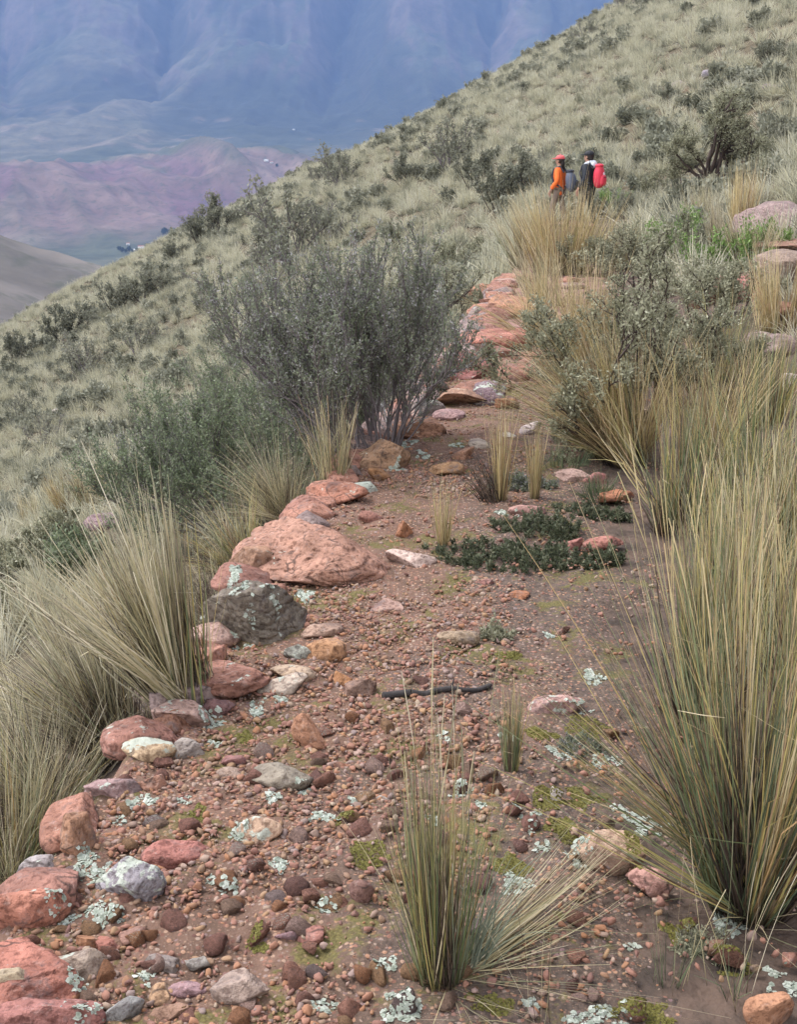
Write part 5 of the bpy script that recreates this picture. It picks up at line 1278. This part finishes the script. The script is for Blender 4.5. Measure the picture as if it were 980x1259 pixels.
def build_hillside():
    rng = np.random.default_rng(101)
    tm = []
    for k in range(8):
        v, f, a = blades(rng, 95, .40 + .05 * (k % 3), .08, .13, .50, droop=.34, w=.013, segs=3, tiltsd=.22, taper=.7)
        tm.append(mesh('tussock', v, f, M_HILLTUFT, False, a))
    x, y, z = hill_points(rng, 24000, 8.5, 135)
    patch = fbm(x / 5.0, y / 5.0, 0, 140, 3)
    keep = (rng.random(len(x)) < np.clip(.95 + .8 * patch, .25, 1)) 
    x, y, z, patch = x[keep], y[keep], z[keep], patch[keep]
    # nothing grows in the shade of the terrace plants or hides the hikers' path
    s = rng.uniform(.55, 1.45, len(x)) * np.where(y < 20, .8, 1.0)
    dist = np.hypot(x, y)
    TREFS = [(o.location.x, o.location.y, o['label']) for o in COL.objects if o.parent is None and o.get('category') in ('shrub', 'herb', 'tree', 'grass tuft') and len(o['label'].split()) < 11 and 'tussock' not in o['label']]
    used = {}; NAMED = []
    near = np.argsort(dist / s)[:290]
    mask = np.zeros(len(x), bool); mask[near] = True
    for i in np.where(mask)[0]:
        o = obj('grass_tussock', tm[int(rng.integers(8))], None, (x[i], y[i], z[i] - .03), (0, 0, rng.uniform(0, 6.28)), float(s[i]))
        tag(o, rel_label(float(x[i]), float(y[i]), 'grass tussock', ('large straw-coloured', 'big pale', 'spreading') if s[i] > 1.1 else ('small straw-coloured', 'little pale', 'tight') if s[i] < .75 else ('straw-coloured', 'pale', 'loose'), TREFS, used, 2.0) or 'low straw-coloured grass tussock on the open slope', 'grass tussock', 'grass tussocks on the open slope')
    q = ~mask; n = int(q.sum())
    scatter('hillside_grass', np.c_[x[q], y[q], z[q] - .03], np.c_[rng.normal(size=n) * .1, rng.normal(size=n) * .1, rng.uniform(0, 6.28, n)], s[q], rng.integers(0, 8, n), tm, 'dry tussock grass covering the hillside')
    # small grey undershrubs mixed into the grass
    um = []
    for k in range(5):
        (v, f, a), (lv, lf, la) = shrub_mesh(500 + k, lambda r: stems_fan(r, 8, .38, .008, .12, .6), [(4, .5, .5, .6, .2)], dict(per=5, size=.075, width=.6, spread=.035))
        n1 = len(v); a = {'rnd': np.zeros(n1)}
        v, f, a = join([(v, f, a), (lv, lf, la)])
        um.append(mesh('undershrub', v, f, M_BUSH, False, a))
    x, y, z = hill_points(rng, 4200, 12, 135, dmin=.8)
    pt = fbm(x / 9.0, y / 9.0, 0, 180, 3); keep = rng.random(len(x)) < np.clip(.42 + 1.3 * pt, .08, 1)
    x, y, z = x[keep], y[keep], z[keep]; n = len(x)
    scatter('hillside_undershrubs', np.c_[x, y, z - .03], np.c_[np.zeros(n), np.zeros(n), rng.uniform(0, 6.28, n)], rng.uniform(.5, 1.0, n) * rng.uniform(.8, 2.2, n), rng.integers(0, 5, n), um, 'small grey-green undershrubs dotted through the hillside grass')
    # bushes one by one
    protos = []
    for k in range(6):
        tw, lf = shrub_mesh(600 + k, lambda r: stems_fan(r, 11, .95, .016, .22, .55), [(5, .5, .46, .5, .25), (4, .5, .5, .6, .2)], dict(per=(5, 3, 6, 5, 1.6, 5)[k], size=.054, width=.55, spread=.03), wander=.22)
        m = M_TWIGP if k in (1, 4) else M_BARK
        protos.append((mesh('branches', tw[0], tw[1], m, True), mesh('foliage', lf[0], lf[1], M_BUSH if k % 2 else M_SAGE if k == 2 else M_BUSH, False, lf[2])))
    def bush(p, k, sc, label, group):
        r = empty('hillside_bush', (p[0], p[1], p[2] - .05), rng.uniform(0, 6.28)); r.scale = (sc,) * 3
        tag(r, label, 'bush', group)
        if group == GB and len(label.split()) < 12: NAMED.append((r.location.x, r.location.y, label))
        obj('branches', protos[k][0], r); obj('foliage', protos[k][1], r)
    GB = 'bushes on the grassy hillside'
    for px, py, h, k, lab in (
        (415, 232, 42, 1, 'dark twiggy bush standing out on the skyline above the terrace bushes'), (392, 228, 22, 4, 'small bare bush beside the dark twiggy one on the skyline'), (300, 272, 24, 0, 'small dark bush on the skyline left of the twiggy bushes'),
        (270, 290, 46, 0, 'rounded dark green bush on the skyline over the valley'), (248, 300, 34, 3, 'dark green bush at the outer side of the rounded skyline bush'), (215, 322, 24, 3, 'low dark bush on the skyline further down the slope'),
        (178, 372, 44, 0, 'wide grey-green bush below the skyline above the valley village'), (145, 385, 36, 5, 'grey-green bush joined to the wide one below the skyline'), (205, 362, 30, 3, 'small grey bush at the upper end of the wide bush'),
        (352, 330, 84, 1, 'tall purplish twiggy bush behind the broom bushes'), (330, 340, 56, 4, 'bare purplish bush beside the tall twiggy one'), (395, 300, 50, 4, 'thin twiggy bush above the broom bushes'),
        (552, 212, 56, 1, 'dark twiggy bush high on the slope above the grey shrub'), (585, 232, 40, 5, 'grey bush beside the dark twiggy one high on the slope'), (500, 230, 36, 0, 'grey-green bush on the slope under the ridge'),
        (105, 465, 46, 1, 'brown twiggy bush on the lower slope'), (80, 420, 46, 3, 'grey bush above the brown twiggy bush on the lower slope'), (175, 440, 40, 1, 'reddish twiggy bush in the middle of the lower slope'), (20, 450, 36, 5, 'dark green bush by the frame edge on the lower slope'),
        (60, 545, 36, 4, 'low dark twiggy bush above the golden grass on the slope'), (110, 560, 40, 0, 'dark green bush above the golden grass on the slope'), (35, 520, 30, 1, 'brownish bush on the lower slope near the frame edge'), (160, 545, 30, 5, 'grey-green bush behind the outer broom bush'),
        (640, 245, 54, 0, 'grey-green bush at the hikers\' outer side'), (615, 262, 50, 5, 'sage bush below the hikers at the end of the path'), (668, 210, 26, 1, 'thin dark bush on the slope beyond the hikers'), (725, 48, 22, 1, 'dark bush on the ridge high above the hikers'), (765, 12, 20, 4, 'bare bush on the ridge at the top of the picture'),
        (800, 245, 30, 2, 'pale sage bush to the left of the gnarled tree'), (770, 268, 30, 5, 'grey bush under the pale sage bush near the gnarled tree'), (950, 225, 30, 2, 'pale sage bush behind the gnarled tree'), (965, 180, 34, 0, 'dark bush on the slope at the frame edge above the tree'), (820, 130, 26, 0, 'dark bush on the high slope left of the tree'), (945, 80, 30, 3, 'dark bush high on the slope above the tree'),
        (15, 705, 42, 2, 'pale sage bush by the frame edge next to the dark-stemmed one'), (92, 690, 30, 5, 'dark grey bush on the slope above the pale grass tufts')):
        p, t = P(px, py)
        bush(p, k, h * t / FPX / .95, lab, GB)
    x, y, z = hill_points(rng, 900, 16, 130, dmin=1.5)
    pt = fbm(x / 12.0, y / 12.0, 0, 220, 3); keep = np.where(rng.random(len(x)) < np.clip(.22 + 1.0 * pt, .02, .9))[0][:200]
    for i in keep:
        # keep the sight of the hikers clear
        if 15 < y[i] < 31 and .05 < x[i] / y[i] < .24: continue
        bs = float(rng.uniform(.3, .8)) * (.7 if x[i] > 0 else 1.0); bk = int(rng.integers(6))
        bush((x[i], y[i], z[i]), bk, bs, rel_label(float(x[i]), float(y[i]), 'twiggy bush' if bk in (1, 4) else 'leafy bush', ('larger grey-green', 'dense grey-green') if bs > .55 else ('low grey-green', 'small'), NAMED, used, 4.0) or 'low grey-green bush dotted among the hillside tussocks', 'low bushes dotted over the hillside')
    # a few bleached rocks showing in the grass
    for px, py, w, wh in ((875, 90, 18, 'high above the gnarled tree'), (835, 105, 22, 'up the slope behind the gnarled tree, the largest there'), (925, 175, 16, 'beside the crown of the gnarled tree'), (820, 165, 12, 'at the outer side of the gnarled tree'), (690, 195, 8, 'beyond the heads of the hikers'), (655, 195, 7, 'beyond the orange jacket, the upper one'), (655, 210, 7, 'beyond the orange jacket, the lower one'), (75, 505, 22, 'on the lower slope above the golden tufts'), (105, 505, 14, 'next to the larger one above the golden tufts'), (950, 110, 22, 'near the frame edge high on the slope')):
        rock(px, py, w, w * .6, 'b', 'lav', .3, 'small pale rock in the grass ' + wh, name='rock', group='pale rocks in the hillside grass', sub=2)
build_hillside()

# ------------------------------------------------------------------ the stick on the path
def build_stick():
    a, _ = P(472, 863); b, _ = P(604, 851)
    rng = np.random.default_rng(4); pts = []
    for k in range(9):
        t = k / 8; q = a + (b - a) * t
        pts.append((np.array([q[0], q[1], float(H(q[0], q[1])) + .017 + .004 * math.sin(k * 1.7)]) + rng.normal(size=3) * .0025, .0115 - .004 * t + rng.normal() * .0008))
    segs = [(pts[k][0], pts[k + 1][0], pts[k][1], pts[k + 1][1]) for k in range(8)]
    c = pts[0][0]
    segs += [(pts[0][0] - (pts[1][0] - pts[0][0]) * .12, pts[0][0], .004, pts[0][1]), (pts[8][0], pts[8][0] + (pts[8][0] - pts[7][0]) * .2, pts[8][1], .002), (pts[5][0], pts[5][0] + np.array([.01, .02, .025]), .005, .002)]
    v, f, _ = tubes(segs, 8)
    o = obj('stick', mesh('stick', v - c, f, plain('charred_wood', (.040, .034, .033), .8, .5, 60), True), None, c)
    tag(o, 'dark weathered stick lying across the middle of the path', 'stick')
build_stick()

# ------------------------------------------------------------------ the two hikers
def skin(name, nodes, edges, mat, parent, sub=2):
    bm = bmesh.new(); lay = bm.verts.layers.skin.verify(); vs = []
    for k, (p, r) in enumerate(nodes):
        v = bm.verts.new(p); r = r if isinstance(r, tuple) else (r, r)
        v[lay].radius = r; v[lay].use_root = (k == 0); vs.append(v)
    for a, b in edges: bm.edges.new((vs[a], vs[b]))
    me = bpy.data.meshes.new(name); bm.to_mesh(me); bm.free(); me.materials.append(mat)
    o = obj(name, me, parent)
    m = o.modifiers.new('skin', 'SKIN'); m.use_smooth_shade = True
    s = o.modifiers.new('sub', 'SUBSURF'); s.levels = sub; s.render_levels = sub
    return o

def ellipsoid(c, r, sub=3, cut=None, power=2.0):
    v, f = ico(sub); v = v.copy()
    if power != 2.0:
        v = v / (np.abs(v) ** power).sum(1, keepdims=True) ** (1 / power)
    v = v * np.array(r) + np.array(c)
    if cut is not None: v[:, 2] = np.maximum(v[:, 2], cut)
    return v, f

M_SKIN = plain('skin', (.36, .20, .14), .6, .08); M_HAIR = plain('dark_hair', (.025, .018, .015), .6)
M_ORANGE = plain('orange_jacket', (.74, .145, .03), .75, .12, 14); M_BLACK = plain('black_jacket', (.022, .024, .030), .7, .3, 14); M_WHITEC = plain('white_hood', (.62, .64, .70), .8, .1, 14)
M_CAPR = plain('pink_red_cap', (.55, .10, .105), .8, .12, 20); M_CAPB = plain('black_cap', (.018, .018, .022), .7)
M_PACKG = plain('slate_pack', (.105, .115, .150), .7, .25, 12); M_PACKD = plain('dark_pack', (.035, .037, .050), .7, .25, 12); M_PACKR = plain('red_pack', (.60, .045, .075), .65, .12, 12); M_EMB = plain('pale_emblem', (.75, .55, .60), .7)
M_TRG = plain('brown_trousers', (.17, .125, .10), .85); M_TRB = plain('dark_trousers', (.03, .034, .034), .85); M_BOOT = plain('boots', (.06, .045, .035), .8); M_EYE = plain('eye', (.03, .02, .018), .3)

def person(px, depth, height, rz, label, jacket, trousers, capm, brim, hood, longhair):
    x = (px - PW / 2) / FPX * depth; y = depth * math.cos(PITCH) + 0.0
    y = depth * 1.0
    z = float(H(x, y))
    root = empty('person', (x, y, z), rz); s = height / 1.75; root.scale = (s,) * 3
    tag(root, label, 'person', 'hikers')
    nd = [((0, 0, .95), (.14, .11)), ((0, 0, 1.12), (.135, .10)), ((0, 0, 1.32), (.16, .11)), ((0, -.01, 1.46), (.07, .065)), ((0, .01, 1.535), (.052, .055)), ((0, .025, 1.60), (.066, .080)), ((0, .015, 1.665), (.076, .092)), ((0, 0, 1.725), (.058, .07)),
          ((0, .118, 1.612), .014)]
    ed = [(0, 1), (1, 2), (2, 3), (3, 4), (4, 5), (5, 6), (6, 7), (5, 8)]
    arms, legs = [], []
    for sx, st in ((-1, 1), (1, -1)):
        k = len(nd)
        ex, wy = (.255, .07 if sx < 0 else -.02)
        nd += [((sx * .17, 0, 1.41), .055), ((sx * ex, -.05, 1.15), .042), ((sx * .25, wy + .05, .93), .030), ((sx * .25, wy + .075, .865), (.020, .036))]
        ed += [(2, k), (k, k + 1), (k + 1, k + 2), (k + 2, k + 3)]
        for q in range(4):                     # four fingers, gently curled
            j = len(nd); fy = wy + .05 + q * .018; ln = (.070, .080, .076, .058)[q]
            nd += [((sx * .250, fy, .825), .0088), ((sx * .244, fy + .004, .825 - ln * .55), .0080), ((sx * .232, fy + .006, .825 - ln), .0070)]
            ed += [(k + 3, j), (j, j + 1), (j + 1, j + 2)]
        j = len(nd); nd += [((sx * .238, wy + .115, .86), .010), ((sx * .228, wy + .125, .82), .0085)]; ed += [(k + 3, j), (j, j + 1)]
        arms.append([(sx * .17, 0, 1.41), (sx * ex, -.05, 1.15), (sx * .25, wy + .045, .945)])
        k = len(nd)
        nd += [((sx * .09, 0, .88), .085), ((sx * .10, .10 * st + .03, .50), .055), ((sx * .10, .10 * st - .06, .11), .042), ((sx * .11, .10 * st + .08, .04), .036)]
        ed += [(0, k), (k, k + 1), (k + 1, k + 2), (k + 2, k + 3)]
        legs.append([(sx * .09, 0, .90), (sx * .10, .10 * st + .03, .50), (sx * .10, .10 * st - .06, .11), (sx * .11, .10 * st + .10, .045)])
    skin('body', nd, ed, M_SKIN, root)
    jn = [((0, 0, .76), (.195, .16)), ((0, 0, 1.10), (.165, .13)), ((0, 0, 1.32), (.185, .14)), ((0, -.01, 1.46), (.095, .09)), ((0, -.005, 1.50), (.075, .075))]; je = [(0, 1), (1, 2), (2, 3), (3, 4)]
    for a in arms:
        k = len(jn); jn += [(a[0], .078), (a[1], .064), (a[2], .054)]; je += [(2, k), (k, k + 1), (k + 1, k + 2)]
    skin('jacket', jn, je, jacket, root)
    tn = [((0, 0, .95), (.155, .125))]; te = []
    for l in legs:
        k = len(tn); tn += [(l[0], .102), (l[1], .078), (l[2], .066)]; te += [(0, k), (k, k + 1), (k + 1, k + 2)]
    skin('trousers', tn, te, trousers, root)
    for l in legs:
        q = l[2]; skin('boot', [((q[0], q[1] - .02, .10), .058), ((q[0], q[1] - .03, .045), .052), ((q[0], q[1] + .10, .045), .05), ((q[0], q[1] + .20, .035), .034)], [(0, 1), (1, 2), (2, 3)], M_BOOT, root)
    hn = [ellipsoid((0, -.022, 1.665), (.098, .105, .115))] + ([ellipsoid((0, -.085, 1.55), (.075, .045, .12)), ellipsoid((.03, -.10, 1.45), (.035, .03, .10))] if longhair else [ellipsoid((0, -.06, 1.60), (.078, .055, .07))])
    v, f, a = join([(q[0], q[1], {}) for q in hn]); obj('hair', mesh('hair', v, f, M_HAIR, True), root)
    for sx in (-1, 1):
        v, f = ellipsoid((sx * .032, .108, 1.645), (.014, .009, .009), 2); obj('eye', mesh('eye', v, f, M_EYE, True), root)
        v, f = ellipsoid((sx * .088, .01, 1.63), (.012, .022, .034), 2); obj('ear', mesh('ear', v, f, M_SKIN, True), root)
    v, f = ellipsoid((0, .104, 1.572), (.024, .008, .007), 2); obj('mouth', mesh('mouth', v, f, plain('lips', (.30, .11, .09)), True), root)
    v, f = ellipsoid((0, -.01, 1.685), (.112, .122, .095), 3, 1.675)
    cap = obj('cap', mesh('cap', v, f, capm, True), root)
    v, f = ellipsoid((0, .13, 1.685), (.082, .085, .012), 3); obj('brim', mesh('brim', v, f, capm, True), cap)
    v, f = ellipsoid((0, -.01, 1.782), (.012, .012, .008), 2); obj('button', mesh('button', v, f, capm, True), cap)
    if hood:
        ang = np.linspace(0, 2 * np.pi, 15)[:-1]; c = np.stack([.10 * np.cos(ang), .095 * np.sin(ang) - .03, 1.495 - .03 * np.sin(ang)], 1)
        segs = [(c[k], c[(k + 1) % 14], .042, .042) for k in range(14)]
        v, f, a = tubes(segs, 8); v2, f2 = ellipsoid((0, -.13, 1.47), (.115, .07, .09))
        v, f, a = join([(v, f, {})]); h = obj('hood', mesh('hood', v2, f2, M_WHITEC, True), root); obj('collar', mesh('collar', v, f, M_WHITEC, True), h)
    return root

def backpack(p, label, zc, size, mb, mp, hang, emblem):
    r = empty('backpack', p.location, p.rotation_euler.z); r.scale = p.scale
    tag(r, label, 'backpack', 'backpacks carried by the hikers')
    w, d, h = size; yc = -.16 - d / 2
    v, f = ellipsoid((0, yc, zc), (w / 2, d / 2, h / 2), 4, None, 2.7); q = 1 - .16 * sstep(zc, zc + h / 2, v[:, 2]); v[:, 0] *= q; v[:, 1] = yc + (v[:, 1] - yc) * q; v[:, 1] -= hang * (zc + h / 2 - v[:, 2])
    obj('bag', mesh('bag', v, f, mb, True), r)
    v, f = ellipsoid((0, yc - d * .42 - hang * h * .7, zc - h * .17), (w * .38, d * .28, h * .24), 3, None, 3.2); pk = obj('pocket', mesh('pocket', v, f, mp, True), r)
    v, f = ellipsoid((0, yc - d * .70 - hang * h * .7, zc - h * .02), (w * .34, .006, .008), 2); obj('zip', mesh('zip', v, f, M_PACKD, True), pk)
    v, f = ellipsoid((0, yc, zc + h * .46), (w * .36, d * .38, h * .09), 3, None, 2.6); obj('lid', mesh('lid', v, f, mp, True), r)
    for sx in (-1, 1):
        c = [np.array(q) for q in ((sx * .10, -.16, zc + h * .40), (sx * .115, -.06, 1.50), (sx * .12, .10, 1.44), (sx * .13, .155, 1.28), (sx * .165, .09, 1.12), (sx * .16, -.12, zc - h * .30))]
        v, f, a = tubes([(c[k], c[k + 1], .022, .022) for k in range(5)], 6); obj('strap', mesh('strap', v, f, M_PACKD, True), r)
    if emblem:
        v, f = ellipsoid((0, yc - d * .52, zc + h * .10), (.045, .012, .045), 2); obj('emblem', mesh('emblem', v, f, M_EMB, True), r)
def build_hikers():
    a = person(681, 30.2, 1.66, R(62), 'hiker in orange jacket and pink-red cap walking away on the path', M_ORANGE, M_TRG, M_CAPR, True, False, True)
    b = person(715, 29.2, 1.74, R(58), 'hiker in black jacket with white hood and black cap following behind', M_BLACK, M_TRB, M_CAPB, True, True, False)
    backpack(a, 'slate grey backpack on the hiker in the orange jacket', 1.14, (.36, .25, .52), M_PACKG, M_PACKD, .12, False)
    backpack(b, 'red backpack with a pale emblem on the hiker in black', 1.20, (.33, .23, .52), M_PACKR, M_PACKR, .0, True)
build_hikers()

# ------------------------------------------------------------------ the village in the valley
def PV(px, py):
    d = ray(px, py); t = np.geomspace(1500, 9000, 6000)
    k = np.where(EYE + d[2] * t - valley_z(d[0] * t, d[1] * t) <= 0)[0]
    tt = t[k[0]] if len(k) else 3000.0
    x, y = d[0] * tt, d[1] * tt
    return np.array([x, y, float(valley_z(np.array(x), np.array(y)))]), tt

def build_village():
    mw = plain('lime_wash', (.70, .68, .64), .9, .05); mr = plain('clay_roof', (.30, .14, .10), .9); mt = plain('tin_roof', (.55, .58, .60), .5); md = plain('dark_opening', (.05, .045, .04), .8)
    rng = np.random.default_rng(9)
    box = np.array([[0, 3, 2, 1], [4, 5, 6, 7], [0, 1, 5, 4], [1, 2, 6, 5], [2, 3, 7, 6], [3, 0, 4, 7]])
    def bx(x0, x1, y0, y1, z0, z1): return np.array([(x, y, z) for z in (z0, z1) for x, y in ((x0, y0), (x1, y0), (x1, y1), (x0, y1))], float)
    for k, (px, py, w, lab) in enumerate(((173, 306, 13, 'white house at the foot of the pink hills beside the dark trees'), (165, 309, 9, 'small white house in front of the village trees'), (184, 303, 9, 'low pale house at the edge of the village'), (195, 298, 8, 'pale house behind the village trees'), (157, 301, 8, 'little pale house above the village'),
                                          (327, 199, 11, 'white building high on the pink hill slope'), (334, 201, 9, 'small outbuilding next to the white hillside building'), (361, 160, 9, 'lone white house on the fan below the mountain'), (206, 292, 8, 'tiny house under the row of dark trees'))):
        p, t = PV(px, py)
        r = empty('house', p, rng.uniform(-.5, .5)); tag(r, lab, 'house', 'houses in the valley')
        d, h = w * .6, w * .42
        obj('wall', mesh('wall', bx(-w / 2, w / 2, -d / 2, d / 2, -2, h), box, mw), r)
        o = .4; v = np.array([(-w/2-o, -d/2-o, h+.05), (w/2+o, -d/2-o, h+.05), (w/2+o, d/2+o, h+.05), (-w/2-o, d/2+o, h+.05), (-w/2-o, 0, h + d*.3), (w/2+o, 0, h + d*.3)])
        me = bpy.data.meshes.new('roof'); me.from_pydata([tuple(q) for q in v], [], [(0, 1, 5, 4), (2, 3, 4, 5), (0, 4, 3), (1, 2, 5), (0, 3, 2, 1)]); me.materials.append(mt if k % 2 else mr); obj('roof', me, r)
        obj('door', mesh('door', bx(-.6, .6, -d / 2 - .06, -d / 2 + .1, -.1, 2.1), box, md), r)
        for sx in (-.3, .3): obj('window', mesh('window', bx(sx * w - .6, sx * w + .6, -d / 2 - .05, -d / 2 + .1, 1.1, 2.2), box, md), r)
    ml = mat_leaf('valley_tree_leaves', [(0, (.03, .04, .02)), (.5, (.06, .075, .035)), (1, (.10, .11, .05))])
    protos = []
    for k in range(3):
        (v, f, a), (lv, lf, la) = shrub_mesh(900 + k, lambda r: [((0, 0, 0), (0, 0, 1), 6.0, .22)] + stems_fan(r, 5, 5.0, .14, .3, .3), [(7, .6, .5, .5, .3), (5, .6, .5, .5, .2)], dict(per=4, size=1.1, width=.8, spread=.4))
        protos.append((mesh('trunk', v, f, M_BARK, True), mesh('crown', lv, lf, ml, False, la)))
    names = ('slim', 'rounded', 'broad', 'low', 'tall', 'dark', 'leaning', 'dense', 'small', 'bushy', 'pale', 'thin', 'outer', 'inner', 'lone', 'upper')
    for k, (px, py) in enumerate(((150, 310), (154, 311), (158, 310), (162, 312), (168, 311), (146, 308), (200, 288), (204, 287), (208, 288), (212, 287), (217, 289), (222, 286), (180, 308), (188, 306), (340, 205), (232, 283))):
        p, t = PV(px, py); r = empty('valley_tree', p, rng.uniform(0, 6)); r.scale = (rng.uniform(1.1, 1.7),) * 3
        tag(r, names[k] + ' dark tree ' + ('in the clump beside the white village house' if k < 6 or k in (12, 13) else 'near the hillside buildings' if k == 14 else 'in the row of trees up the valley from the village'), 'tree', 'trees in the valley village')
        obj('trunk', protos[k % 3][0], r); obj('crown', protos[k % 3][1], r)
build_village()
